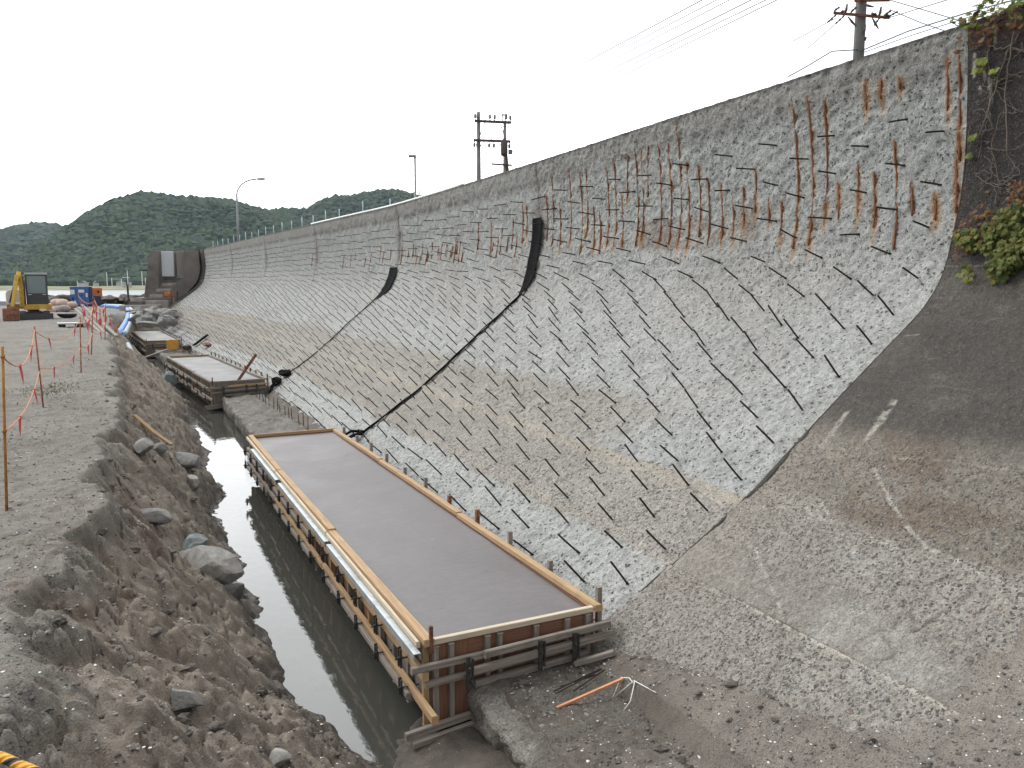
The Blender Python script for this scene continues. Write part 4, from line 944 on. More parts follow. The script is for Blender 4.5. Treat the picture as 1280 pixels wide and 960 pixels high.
# ------------------------------------------------------------------ rope fence on the bench
FP = [((8,636),(3,433),'rod_yellow','yellow rusty rod, nearest post of the rope fence'), ((54,506),(43,408),'rod_orange','leaning orange rod, second post of the rope fence'),
      ((101,462),(100,396),'rod_orange','thin dark red rod, third post of the rope fence'), ((114,442),(116,382),'rod_orange','orange rod, fourth post of the rope fence'),
      ((131,424),(132,378),'rod_orange','orange rod, fifth post of the rope fence near the ditch'), ((122,409),(118,372),'rod_orange','orange rod of the fence standing by the timber pile'), ((108,404),(97,366),'rod_orange','leaning orange rod near the black tarpaulin')]
posts = []
for k, (ub, ut, mt, lb) in enumerate(FP):
    b0 = gp(*ub, CZ-2.1); b0.z = gz(b0.x, b0.y); t0 = dp(ut[0], ut[1], math.hypot(b0.x, b0.y))
    mb = MB(); r = .013 if k < 3 else .016; mb.tube([b0-Vector((0, 0, .05)), b0.lerp(t0, .5), t0], r, 8)
    if k == 0:
        for q in (.94, .49): c = b0.lerp(t0, q); mb.tube([c-Vector((0,0,.012)), c+Vector((0,0,.012))], .021, 8)
    mb.build('fence_post', mt, smooth=True, label=lb, cat='fence post', group='posts of the rope fence'); posts.append((b0, t0))
def rope(a, b, sag, lab, rib=2, seed=0):
    rs = random.Random(seed); n = 18; pts = [a.lerp(b, i/n)-Vector((0, 0, sag*4*(i/n)*(1-i/n))) for i in range(n+1)]
    mb = MB(); mb.tube(pts, .007 if a.y < 20 else .011, 6); o = mb.build('rope', 'orange_rope', smooth=True, label=lab, cat='rope', group='orange ropes of the fence')
    for k in range(rib):
        p = pts[int(n*(k+.6+rs.uniform(-.2, .2))/rib)]; w_ = .022 if a.y < 16 else .035; L = .24 if a.y < 16 else .3; m2 = MB(); x = rs.uniform(-.03, .03)
        m2.add([p+Vector((-w_*.6, 0, .01)), p+Vector((w_*.6, .004, .01)), p+Vector((w_*.5+x, .012, -L*.5)), p+Vector((x*1.6, .0, -L)), p+Vector((-w_*.5+x, -.01, -L*.45)),
                p+Vector((-w_*.6, .006, .01)), p+Vector((w_*.6, .010, .01)), p+Vector((w_*.5+x, .018, -L*.5)), p+Vector((x*1.6, .006, -L)), p+Vector((-w_*.5+x, -.004, -L*.45))],
               [(0,1,2,3,4), (9,8,7,6,5), (0,5,6,1), (1,6,7,2), (2,7,8,3), (3,8,9,4), (4,9,5,0)])
        m2.tube([p+Vector((0,0,-.02)), p+Vector((0,0,.02))], .016, 6); m2.build('ribbon', 'pink_ribbon', o)
at = lambda i, t: posts[i][0].lerp(posts[i][1], t)
leftp = Vector((posts[0][0].x-1.6, posts[0][0].y-2.4, posts[0][0].z))
for k, (i, j) in enumerate(((0, 1), (1, 2), (2, 3), (3, 4))):
    nm = ['first and second', 'second and third', 'third and fourth', 'fourth and fifth'][k]
    rope(at(i, .94), at(j, .96), .30 if k < 2 else .22, 'upper orange rope sagging between the %s fence posts' % nm, 2, k)
    rope(at(i, .49), at(j, .45), .16 if k < 2 else .2, 'lower orange rope sagging between the %s fence posts' % nm, 2 if k < 2 else 1, k+9)
rope(at(4, .9), at(5, .9), .25, 'upper orange rope running back to the post by the timber pile', 3, 31); rope(at(5, .9), at(6, .9), .25, 'upper orange rope towards the black tarpaulin', 3, 32)
# yellow and black rope in the near corner, tied between two iron pins outside the picture
A = dp(0, 929, 1.25); B = dp(72, 960, 1.16); D = (B-A); P0 = A-D*6; P1 = B+D*5
mb = MB(); n = 60; mb.tube([P0.lerp(P1, i/n)-Vector((0, 0, .02*math.sin(math.pi*i/n))) for i in range(n+1)], .0068, 10); mb.build('safety_rope', 'tiger_rope', smooth=True, label='yellow and black striped rope in the lower left corner', cat='rope')
for P_ in (P0, P1):
    mb = MB(); mb.tube([(P_.x, P_.y, gz(P_.x, P_.y)-.1), (P_.x, P_.y, P_.z+.08)], .011, 8); mb.build('iron_pin', 'rod_orange', smooth=True, label='iron pin holding the striped rope', cat='pin', group='pins of the striped rope')

# ------------------------------------------------------------------ ivy and creepers on the uncut panel
def leaf(mb, c, n, size, spin):
    n = n.normalized(); a = n.orthogonal().normalized(); b = n.cross(a); a2 = a*math.cos(spin)+b*math.sin(spin); b2 = n.cross(a2)
    P = [(0,-.5),(.28,-.42),(.55,-.05),(.26,.02),(.30,.38),(.08,.22),(0,.62),(-.08,.22),(-.30,.38),(-.26,.02),(-.55,-.05),(-.28,-.42)]
    vs = [c+a2*x*size+b2*y*size+n*(.06*size*math.cos(x*3)-.12*size*abs(x)) for x, y in P]; vs.append(c+n*.05*size)
    mb.add(vs, [(12, i, (i+1) % 12) for i in range(12)])
def ivy(name, poly, n, lab, mat, sizes=(.07, .13), lift=(.06, .26), seed=1, droop=.4):
    rs = random.Random(seed); mb = MB(); cnt = 0
    us = [p[0] for p in poly]; vs_ = [p[1] for p in poly]
    def inside(x, y):
        c = False
        for i in range(len(poly)):
            (x1, y1), (x2, y2) = poly[i], poly[i-1]
            if (y1 > y) != (y2 > y) and x < (x2-x1)*(y-y1)/(y2-y1)+x1: c = not c
        return c
    while cnt < n:
        u, v = rs.uniform(min(us), max(us)), rs.uniform(min(vs_), max(vs_))
        if not inside(u, v) or float(fbm(u*.09, v*.09, 0, 3, seed)) < -.28: continue
        s, y = wsy(u, v); s = min(s, SMAX); c = wv(s, y, rs.uniform(*lift)); nn = Vector((-1+rs.gauss(0, .35), rs.gauss(0, .4)-.1, droop+rs.gauss(0, .35)))
        leaf(mb, c, nn, rs.uniform(*sizes), rs.uniform(-.9, .9)+(math.pi)); cnt += 1
    return mb
big_ivy = [(1200,300),(1212,290),(1240,294),(1258,280),(1275,262),(1300,250),(1330,250),(1340,330),(1290,335),(1262,358),(1246,362),(1242,345),(1255,332),(1235,318),(1212,316)]
iv = empty('ivy', wv(6.8, 5.3), label='thick patch of green and reddish ivy hanging on the dark wall at the right edge', cat='ivy')
o = ivy('f', big_ivy, 1250, '', 'ivy_leaf', sizes=(.045, .085), seed=3).build('leaves', 'ivy_leaf'); o.parent = iv; o.matrix_parent_inverse = Matrix.Translation(-iv.location)
o = ivy('f', [(1196,300),(1238,262),(1242,250),(1236,238),(1250,255),(1262,290),(1225,320),(1205,330)], 110, '', 'red_leaf', sizes=(.035, .06), seed=5).build('red_leaves', 'red_leaf'); o.parent = iv; o.matrix_parent_inverse = Matrix.Translation(-iv.location)
o = ivy('f', [(1270,262),(1278,236),(1300,230),(1330,250),(1290,262)], 110, '', 'red_leaf', sizes=(.035, .06), seed=6).build('red_leaves', 'red_leaf'); o.parent = iv; o.matrix_parent_inverse = Matrix.Translation(-iv.location)
o = ivy('f', [(1205,345),(1220,342),(1222,360),(1208,362)], 12, '', 'green_leaf', sizes=(.05, .08), seed=7).build('small_leaves', 'green_leaf'); o.parent = iv; o.matrix_parent_inverse = Matrix.Translation(-iv.location)
cr = empty('creeper', wv(SMAX-.3, 5.6), label='creeper with bare twigs and yellow green leaves over the top of the dark wall', cat='creeper')
def topleaves(n, y0, y1, mat, seed, hz=(-.05, .45), sz=(.045, .085)):
    rs = random.Random(seed); mb = MB()
    for k in range(n):
        y = rs.uniform(y0, y1); h = rs.uniform(*hz)*(.5+.5*float(vnoise(y*3, 0, 0, seed))+.2); base = wv(SMAX-.02, y, 0)
        c = base+Vector((rs.uniform(-.22, .3), 0, h)); leaf(mb, c, Vector((rs.gauss(-.6, .5), rs.gauss(-.3, .5), rs.gauss(.6, .4))), rs.uniform(*sz), rs.uniform(0, 6.28))
    return mb
for args in ((260, 5.5, 6.4, 'green_leaf', 11, (-.15, .36)), (420, 1.5, 5.6, 'green_leaf', 12, (-.08, .12)), (420, 2.0, 6.1, 'red_leaf', 13, (-.32, .06)), (70, 5.9, 6.45, 'red_leaf', 14, (-.28, .05))):
    n_, a_, b_2, mt, sd_, hz_ = args; o = topleaves(n_, a_, b_2, mt, sd_, hz_).build('leaves', mt); o.parent = cr; o.matrix_parent_inverse = Matrix.Translation(-cr.location)
rs = random.Random(5)
VN = [[(1252,20),(1241,62),(1240,75),(1246,110),(1238,150)], [(1280,40),(1262,70),(1250,110),(1240,145),(1225,180)], [(1240,56),(1253,62),(1268,58),(1290,66)], [(1276,20),(1270,60),(1262,120),(1266,200)],
      [(1250,112),(1262,130),(1285,140)], [(1240,150),(1232,175),(1228,200)], [(1216,40),(1222,60),(1236,55)], [(1256,140),(1245,180),(1255,230),(1248,260)], [(1290,180),(1262,190),(1240,185)], [(1285,90),(1262,98),(1243,108)]]
for i_ in range(26):
    u, v = rs.uniform(1222, 1290), rs.uniform(30, 250); l = [(u, v)]
    for q in range(4): u += rs.uniform(-16, 16); v += rs.uniform(-4, 14); l.append((max(u, 1217), v))
    VN.append(l)
for i_, l in enumerate(VN):
    pts = []
    for u, v in l:
        s, y = wsy(u, v); pts.append(wv(min(s, SMAX-.02), y, .06+rs.uniform(0, .03)))
    fine = []
    for p_, q_ in zip(pts[:-1], pts[1:]):
        for k in range(5): fine.append(p_.lerp(q_, k/5)+Vector((rs.uniform(-.006, .006), rs.uniform(-.012, .012), rs.uniform(-.012, .012))))
    fine.append(pts[-1]); mb = MB(); mb.tube(fine, .008 if i_ < 4 else .0038, 5); o = mb.build('twig', 'bark', smooth=True); o.parent = cr; o.matrix_parent_inverse = Matrix.Translation(-cr.location)
mb = MB()
for (u, v) in ((1237,76),(1232,88),(1252,90),(1224,174),(1219,196),(1226,172),(1238,79)):
    s, y = wsy(u, v)
    for k in range(4): leaf(mb, wv(s, y+rs.uniform(-.05, .05), .1+rs.uniform(0, .05)), Vector((-1, rs.gauss(0, .4), .4)), .08, rs.uniform(0, 6))
o = mb.build('small_leaves', 'green_leaf'); o.parent = cr; o.matrix_parent_inverse = Matrix.Translation(-cr.location)

# ------------------------------------------------------------------ road, poles and lamps behind the wall
ys = np.concatenate([np.linspace(-12, 90, 60), np.linspace(95, 128, 8)]); yy = np.repeat(ys[:, None], 2, 1)
grid('road', np.stack([off(ys)+9.36, off(ys)+18], 1), yy, 0*yy+CZ+1.75, 'asphalt', kind='structure')
grid('verge', np.stack([off(ys)+18, off(ys)+120], 1), yy, 0*yy+CZ+1.746, 'hill_ground', kind='structure')
def vert(u, v, xo):
    best = None
    for y in np.linspace(4, 110, 2200):
        d = ray(u, v); x = d[0]/d[1]*y
        if x >= xo+off(y): return float(x), float(y)
RZ = CZ+1.75
# street lamps
x, y = 8.15, 63.9
L = empty('street_lamp', (x, y, RZ), math.atan2(-AX, AY), label='street lamp with a curved neck, above the far end of the wall', cat='street lamp', group='street lamps behind the wall')
mb = MB(); H = 7.69+CZ-RZ; pts = [(0, 0, 0), (0, 0, H*.55), (0, 0, H*.80)]
for k in range(1, 9): a = k/8*math.pi*.5; pts.append((1.5*(1-math.cos(a)), 0, H*.80+H*.20*math.sin(a)))
mb.tube(pts, [.11, .09, .07]+[.055]*8, 8); mb.build('pole', 'lamp_pole', L, smooth=True)
mb = MB(); mb.lump((1.85, 0, H+.02), (.38, .14, .10), 2, .05, 1, 1); mb.build('lamp_head', 'lamp_pole', L, smooth=True)
x, y = vert(519, 220, 14); dd = math.hypot(x, y); zt = dp(519, 196, dd).z
L = empty('street_lamp', (x, y, RZ), math.atan2(-AX, AY), label='straight thin street lamp with a flat head pointing left, mid wall', cat='street lamp', group='street lamps behind the wall')
mb = MB(); mb.tube([(0, 0, 0), (0, 0, zt-RZ)], [.075, .05], 8); mb.build('pole', 'lamp_pole', L, smooth=True)
mb = MB(); mb.box(-.30, .05, -.11, .11, zt-RZ-.02, zt-RZ+.09); mb.build('lamp_head', 'lamp_pole', L, bevel=.03)
# twin utility pole
x1, y1 = 12.96, 29.73; T = empty('utility_pole', (x1, y1, RZ), math.atan2(-x1, y1), label='twin utility pole joined by two cross arms, behind the middle of the wall', cat='utility pole')
d1 = math.hypot(x1, y1); k1 = d1/1000*1.03
def loc(u, v): p = dp(u, v, d1); q = T.matrix_basis.inverted() @ p; return q
T.matrix_basis  # evaluated from loc/rot below
bpy.context.view_layer.update()
def loc(u, v, dy=0): q = T.matrix_world.inverted() @ dp(u, v, d1); q.y += dy; return q
def lz(u, v): return loc(u, v).z
mb = MB(); q = loc(598, 140); mb.tube([(q.x, 0, 0), (q.x, 0, q.z)], [.10, .075], 10); mb.build('pole', 'pole_concrete', T, smooth=True)
q = loc(631, 151); mb = MB(); mb.tube([(q.x-.0, 0, 0), (q.x, 0, q.z)], [.085, .06], 10); mb.build('pole', 'pole_concrete', T, smooth=True)
q2 = loc(637, 213); q3 = loc(632, 190); mb = MB(); mb.tube([(q2.x+.15, -.1, 0), (q3.x, 0, q3.z)], .07, 8); mb.build('brace', 'pole_iron', T, smooth=True)
for (ua, va, ub, vb) in ((593,152,639,154),(592,176,638,177.5)):
    mb = MB(); a, b = loc(ua, va), loc(ub, vb); mb.bar((a.x, -.14, a.z), (b.x, -.14, b.z), .09, .09); arm = mb.build('cross_arm', 'pole_iron', T)
    for t in (.02, .1, .42, .55, .85, .97):
        p_ = Vector((a.x, -.14, a.z)).lerp(Vector((b.x, -.14, b.z)), t); up = 1 if random.random() < .6 else -1
        mb = MB(); mb.tube([p_, p_+Vector((0, 0, .10*up)), p_+Vector((0, 0, .13*up)), p_+Vector((0, 0, .26*up))], [.02, .02, .055, .045], 7); mb.build('insulator', 'insulator', arm)
for (a, b) in (((606,154),(600,170)),((626,158),(630,168)),((623,179),(629,186)),((605,178),(600,184))):
    mb = MB(); p_, q_ = loc(*a), loc(*b); mb.bar((p_.x, -.1, p_.z), (q_.x, -.1, q_.z), .03, .03); mb.build('strut', 'pole_iron', T)
mb = MB(); p_ = loc(630, 187); mb.tube([(p_.x, -.28, p_.z-.28), (p_.x, -.28, p_.z-.2), (p_.x, -.28, p_.z+.28), (p_.x, -.28, p_.z+.36)], [.12, .14, .14, .06], 10); mb.build('transformer', 'pole_iron', T, smooth=True)
mb = MB(); p_ = loc(636, 190); mb.box(p_.x-.02, p_.x+.15, -.12, .12, p_.z-.07, p_.z+.08); mb.build('switch_box', 'insulator', T)
mb = MB(); a, b = loc(614, 205.5), loc(640, 207); mb.bar((a.x, -.12, a.z), (b.x, -.12, b.z), .06, .06); mb.build('step_arm', 'pole_iron', T)
mb = MB(); a, b = loc(627, 143.5), loc(634, 143.5); mb.bar((a.x, 0, a.z), (b.x, 0, b.z), .05, .05); mb.tube([(a.x+.03, 0, a.z), (a.x+.03, 0, loc(627, 152).z)], .018, 6); mb.tube([(b.x, 0, b.z), (b.x, 0, loc(634, 149).z)], .018, 6); mb.build('top_bracket', 'pole_iron', T)
# big utility pole at the right
x2, y2 = 10.45, 9.27; U = empty('utility_pole', (x2, y2, RZ), math.atan2(-x2, y2), label='thick concrete utility pole rising out of the picture above the wall at right', cat='utility pole')
bpy.context.view_layer.update(); d2 = math.hypot(x2, y2)
def loc2(u, v): return U.matrix_world.inverted() @ dp(u, v, d2)
mb = MB(); mb.tube([(0, 0, -.05), (.0, 0, 3.2), (0, 0, 8.5)], [.085, .078, .06], 14); mb.build('pole', 'pole_concrete', U, smooth=True)
for (ua, va, ub, vb, yy2) in ((1042,19,1112,25,-.12), (1068,4,1112,3,-.12)):
    a, b = loc2(ua, va), loc2(ub, vb); mb = MB(); mb.bar((a.x, yy2, a.z), (b.x, yy2, b.z), .035, .035); arm = mb.build('cross_arm', 'rusty_metal', U)
    for t in (.0, .12, .3, .78, .9, 1.0):
        p_ = Vector((a.x, yy2, a.z)).lerp(Vector((b.x, yy2, b.z)), t); dd_ = Vector((random.choice((-1, 1))*.08, -.06, random.uniform(-.03, .05)))
        mb = MB(); mb.tube([p_+Vector((0,0,.01)), p_+dd_*.4+Vector((0,0,.03)), p_+dd_*.7+Vector((0,0,.03)), p_+dd_+Vector((0,0,.03))], [.007, .02, .012, .02], 7); mb.build('insulator', 'pole_iron', arm)
    for t in (.2, .8):
        p_ = Vector((a.x, yy2, a.z)).lerp(Vector((b.x, yy2, b.z)), t); mb = MB(); mb.tube([p_, p_+Vector((.02, 0, .05)), p_+Vector((.03, 0, .14))], [.012, .022, .012], 7); mb.build('insulator', 'pole_iron', arm)
mb = MB(); p_ = loc2(1075, 50); mb.bar((p_.x-.05, -.02, p_.z+.03), (p_.x+.09, -.02, p_.z-.0), .03, .05); mb.build('pole_band', 'pole_iron', U)
def wire(name, pts, r, lab, grp):
    mb = MB(); mb.tube(pts, r, 5); return mb.build(name, 'wire', smooth=True, label=lab, cat='wire', group=grp)
def span(a, b, sag, n=24): return [a.lerp(b, i/n)-Vector((0, 0, sag*4*(i/n)*(1-i/n))) for i in range(n+1)]
# wires from the twin pole to the next poles nearer than the camera
W_ = [((596,150),(875,0)),((604,151),(893,0)),((614,152),(909,0)),((632,153),(936,0)),((594,175),(950,2)),((610,176),(968,0))]
for k, (a, b) in enumerate(W_):
    pa_ = dp(*a, d1); near = 11.5; u0, v0 = b; sl = ((u0-a[0])/(v0-a[1])); b2 = (u0+sl*(-60), v0-60); pb_ = dp(*b2, near)
    wire('power_line', span(pa_, pb_+(pb_-pa_)*2.2, .02),   .0085 if k % 3 else .010, 'thin power line crossing the sky above the middle of the wall', 'power lines in the sky')
Wr = [((1075,64),(1135,39),(1215,14),(1290,-6)), ((1078,66),(1140,44),(1215,20),(1290,4)), ((1046,22),(990,52)), ((1050,25),(1010,60)), ((1112,12),(1150,28),(1185,40)), ((1112,0),(1160,14),(1200,26)), ((1105,24),(1190,-2),(1230,-14)), ((1073,62),(1040,64),(1010,82),(985,96))]
for k, l in enumerate(Wr):
    pts = [dp(u, v, d2-.1-.02*i) for i, (u, v) in enumerate(l)]; fine = []
    for p_, q_ in zip(pts[:-1], pts[1:]): fine += [p_.lerp(q_, t/6) for t in range(6)]
    fine.append(pts[-1]); wire('cable', fine, .009 if k in (0, 7) else .006, ['thick black cable from the right pole along the wall top to the right', 'second cable just below it along the wall top to the right', 'short wire falling left from the right pole', 'steeper short wire falling left from the right pole', 'thin wire falling right from the right pole', 'upper thin wire falling right from the right pole', 'thin wire rising right from the right pole', 'slack black cable looping down left of the right pole'][k], 'cables at the right pole')
for (ua, va, ub, vb, yy3) in ((1078,9,1092,13,-.16), (1060,22,1070,34,-.05), (1090,24,1098,38,-.08), (1082,33,1079,46,-.10)):
    a, b = loc2(ua, va), loc2(ub, vb); mb = MB(); m_ = a.lerp(b, .5); mb.tube([(a.x, yy3, a.z), (m_.x, yy3-.02, m_.z-.01), (b.x, yy3, b.z)], [.008, .02, .008], 7); mb.build('jumper', 'pole_iron', U)
for k, (a, b) in enumerate((((1046,21),(1034,32)), ((1056,22),(1044,34)), ((1100,24),(1092,36)), ((1110,24),(1122,18)), ((1070,4),(1058,-4)), ((1108,3),(1120,-3)))):
    a, b = loc2(*a), loc2(*b); mb = MB(); n = 6; mb.tube([Vector((a.x, -.13, a.z)).lerp(Vector((b.x, -.16, b.z)), i/n) for i in range(n+1)], [.006, .016, .008, .018, .008, .016, .006], 7); mb.build('strain_insulator', 'pole_iron', U)
# railing on the wall top
gr = empty('guard_rail', (8.5, 45, CZ+2.7), label='pale blue railing posts and a white pipe along the far wall top', cat='railing')
def addp(o, par): o.parent = par; o.matrix_parent_inverse = Matrix.Translation(-par.location)
y = 26.0
while y < 69:
    p_ = wv(SMAX, y, 0)+Vector((.25, 0, 0)); h = random.uniform(.42, .55) if y > 30 else .35; mb = MB(); mb.tube([p_-Vector((0,0,.1)), p_+Vector((0, 0, h))], .022, 6); addp(mb.build('post', 'rail_blue', smooth=True), gr); y += 2.0 if y > 32 else 3.0
mb = MB(); mb.tube([wv(SMAX, y, 0)+Vector((.16, 0, .06)) for y in np.linspace(22, 39, 20)], .04, 7); addp(mb.build('pipe', 'white_paint', smooth=True), gr)

# ------------------------------------------------------------------ stairs and gate at the far end of the wall
def stairs():
    y0 = 71.0; rt = empty('stair_block', (3.0, y0, CZ-2.0), 0, label='dark concrete stair with two gate leaves where the wall ends', cat='stairs')
    def w(u, v, d=71.5): return dp(u, v, d)
    dd = 71.8
    # local frame across the view
    R_ = Vector((AY, -AX, 0)); F_ = Vector((AX, AY, 0)); O = dp(215, 354, dd); O.z = 0
    def P(u, v, f=0): q = dp(u, v, dd+f); return q
    zb = CZ-2.3
    def block(u0, u1, vt, f0, f1, name, mat, vb=None):
        a, b = P(u0, vt), P(u1, vt); zt = a.z; z0 = zb if vb is None else P(u0, vb).z
        vs = [];
        for z in (z0, zt):
            for p_, f in ((a, f0), (b, f0), (b, f1), (a, f1)): q = Vector((p_.x, p_.y, z))+F_*f; vs.append(q)
        mb = MB(); mb.add(vs, [(3,2,1,0), (4,5,6,7), (0,1,5,4), (1,2,6,5), (2,3,7,6), (3,0,4,7)]); o = mb.build(name, mat, bevel=.03); addp(o, rt); return o
    # side wall that leans back towards its foot (left) and the curved one (right)
    a = [(187,313),(198,313),(198,378),(179,384),(182,352)]
    mb = MB(); n = len(a); vs = [P(*q) for q in a]+[P(*q)+F_*3.5 for q in a]; mb.add(vs, [tuple(range(n))[::-1], tuple(range(n, 2*n))]+[(i, (i+1) % n, n+(i+1) % n, n+i) for i in range(n)]); addp(mb.build('flank_wall', 'stair_concrete', bevel=.02), rt)
    a = [(230,313),(248,313),(250,340),(246,352),(236,364),(222,377),(214,386),(200,386),(200,378),(222,352),(230,345)]
    mb = MB(); n = len(a); vs = [P(*q) for q in a]+[P(*q)+F_*3.5 for q in a]; mb.add(vs, [tuple(range(n))[::-1], tuple(range(n, 2*n))]+[(i, (i+1) % n, n+(i+1) % n, n+i) for i in range(n)]); addp(mb.build('flank_wall', 'stair_concrete'), rt)
    block(198, 230, 347, 1.2, 3.5, 'landing', 'stair_concrete')
    for k in range(8):
        v = 350+k*3.6; u0 = 196-k*1.0; u1 = 229-k*1.6; block(u0, u1, v, 1.2-.30*(k+1), 1.2-.30*k, 'step', 'stair_edge' if k % 2 else 'stair_concrete')
    block(170, 184, 372, -1.0, 1.0, 'low_step', 'stair_edge'); block(174, 190, 376, -1.8, -1.0, 'low_step', 'stair_concrete'); block(168, 215, 380.5, -2.6, -1.8, 'low_step', 'stair_edge')
    gate = block(198, 213.5, 313.5, .4, .55, 'gate_leaf', 'panel_grey', 345.5); gate['label'] = 'pale grey gate leaf'
    gate = block(216.5, 230, 313.5, .5, .62, 'gate_leaf', 'panel_brown', 345.5); gate['label'] = 'brown gate leaf'
    block(213.8, 216.2, 315, .8, .9, 'gap_strip', 'dark_frame', 346); block(230, 248, 313, .3, 3.5, 'back_wall', 'stair_concrete', 330)  # dark strip stands in for the dark gap between the leaves
stairs()
# rusty machine on the steps
p_ = dp(211, 371, 69.5); Mx = empty('engine_pump', p_, math.atan2(-AX, AY), label='small orange engine pump on the steps of the dark stair', cat='pump')
Mx.scale = (.72, .72, .72); mb = MB(); mb.box(-.45, .35, -.3, .3, 0, .5); mb.build('tank', 'pump_orange', Mx, bevel=.08); mb = MB(); mb.tube([(-.6, -.3, .0), (.5, -.3, .0)], .04, 6); mb.tube([(-.6, .3, .0), (.5, .3, .0)], .04, 6); mb.tube([(-.5, -.3, 0), (-.5, -.3, .6), (.4, -.3, .6), (.4, -.3, 0)], .03, 6); mb.build('frame', 'rusty_metal', Mx)
mb = MB(); mb.tube([(.1, -.1, .5), (.1, -.1, .62)], .12, 8); mb.build('filler_cap', 'pale_timber', Mx)

# ------------------------------------------------------------------ excavator, seen from the front
FZ = math.atan2(-AX, AY)
def face(p): return math.atan2(-p.x, p.y)
def kk(p):
    c = math.cos(math.atan2(p.x, p.y)-math.atan2(AX, AY)); d = math.hypot(p.x, p.y)/1000; return d*c*c, d*c
ep = gp(44, 398, CZ-2.12); k, kv = kk(ep)
ep.z = gz(ep.x, ep.y); E = empty('excavator', ep, face(ep), label='yellow mini excavator with its boom folded, facing the camera at far left', cat='excavator')
def px(u): return (u-44)*k
def pz(v): return (397-v)*kv
for s in (-1, 1):
    mb = MB(); xc = px(44)+s*.62; prof = [(-1.0,.12),(-.85,0),(.85,0),(1.0,.12),(1.0,.34),(.85,.46),(-.85,.46),(-1.0,.34)]; mb.prism(prof, 'x', xc-.17, xc+.17); tr = mb.build('track', 'track_rubber', E, bevel=.03)
    for y_ in (-.75, 0, .75): mb = MB(); mb.tube([(xc-.19, y_, .22), (xc+.19, y_, .22)], .14, 10); mb.build('road_wheel', 'dark_frame', tr)
mb = MB(); mb.prism([(-1.35,.02),(-1.27,.0),(-1.22,.2),(-1.27,.36),(-1.33,.36)], 'x', -.78, .95); mb.bar((-.35, -1.25, .15), (-.3, -.4, .25), .12, .12); mb.bar((.35, -1.25, .15), (.3, -.4, .25), .12, .12); mb.build('dozer_blade', 'clamp_steel', E)
mb = MB(); mb.tube([(0, 0, .3), (0, 0, .62)], .38, 14); mb.box(-.5, .5, -.5, .5, .22, .42); mb.build('undercarriage', 'dark_frame', E)
mb = MB(); mb.prism([(px(31),.56),(.92,.56),(.92,.82),(.88,.90),(px(31),.90)], 'y', -.78, .95); mb.build('deck', 'yellow_paint', E, bevel=.03)
mb = MB(); mb.prism([(px(10),.85),(px(31),.85),(px(31),1.55),(px(27),1.78),(px(14),1.78),(px(10),1.6)], 'y', -.1, 1.1); mb.build('engine_cover', 'cream_paint', E, bevel=.05)
mb = MB(); mb.box(px(10), px(34), .4, 1.15, .60, .98); mb.build('counterweight', 'yellow_paint', E, bevel=.05)
x0, x1 = px(36), px(61); zt = pz(342); cz0 = .88
cab = empty('cab', (0, 0, 0)); cab.parent = E
mb = MB()
for (xx, yy2) in ((x0, -.72), (x1, -.72), (x0, .55), (x1, .55)): mb.bar((xx, yy2, cz0), (xx, yy2, zt), .09, .09, up=(0, 1, 0))
for yy2 in (-.72, .55): mb.bar((x0, yy2, zt-.04), (x1, yy2, zt-.04), .09, .1); mb.bar((x0, yy2, cz0+.04), (x1, yy2, cz0+.04), .09, .1); mb.bar((x0, yy2, cz0+.62), (x1, yy2, cz0+.62), .05, .06)
for xx in (x0, x1): mb.bar((xx, -.72, zt-.04), (xx, .55, zt-.04), .09, .1)
mb.build('cab_frame', 'dark_frame', cab)
mb = MB(); mb.box(x0-.04, x1+.04, -.80, .60, zt, zt+.07); mb.build('cab_roof', 'roof_grey', cab, bevel=.02)
mb = MB(); mb.box(x0+.04, x1-.04, -.735, -.725, cz0+.66, zt-.10); mb.build('windscreen', 'cab_glass', cab)
mb = MB(); mb.box(x0+.04, x1-.04, -.735, -.725, cz0+.08, cz0+.58); mb.build('lower_panel', 'dark_frame', cab)
mb = MB(); mb.box(x1-.02, x1+.01, -.66, .5, cz0+.08, zt-.1); mb.build('side_door', 'dark_frame', cab)
mb = MB(); mb.box(x0-.01, x0+.02, -.66, .5, cz0+.5, zt-.1); mb.build('side_window', 'cab_glass', cab)
mb = MB(); mb.box(x0+.25, x1-.25, -.1, .2, cz0+.1, cz0+1.0); mb.build('seat', 'black_plastic', cab)
def arm(pts, wd, name, par=E):
    mb = MB()
    for (a, b, w0, w1) in pts: mb.bar(a, b, wd, w0, up=(0, -1, .3), taper=w1/w0)
    return mb.build(name, 'yellow_paint', par, bevel=.02)
bx = px(29)
arm([((bx+.05, -.7, .85), (bx, -1.5, pz(343)), .34, .26)], .26, 'boom'); 
mb = MB(); mb.tube([(bx+.18, -.9, .9), (bx+.2, -1.3, pz(352))], .05, 8); mb.build('boom_ram', 'clamp_steel', E, smooth=True)
arm([((bx-.02, -1.45, pz(341)), (bx-.12, -1.75, pz(348)), .3, .3), ((bx-.12, -1.7, pz(344)), (px(18), -2.3, pz(381)), .28, .2)], .22, 'stick')
mb = MB(); mb.tube([(bx-.25, -1.75, pz(350)), (px(18)-.12, -2.3, pz(376))], .045, 8); mb.build('stick_ram', 'clamp_steel', E, smooth=True)
mb = MB(); w0_ = px(6); w1_ = px(26); mb.prism([(-2.55,.0),(-2.30,-.02),(-2.05,.16),(-1.95,.42),(-2.05,.68),(-2.35,.72),(-2.50,.4)], 'x', w0_, w1_); bk = mb.build('bucket', 'rusty_metal', E, bevel=.03)
for q in range(4): xx = w0_+(w1_-w0_)*(q+.5)/4; mb = MB(); mb.bar((xx, -2.5, .03), (xx, -2.66, -.0), .09, .04); mb.build('bucket_tooth', 'clamp_steel', bk)
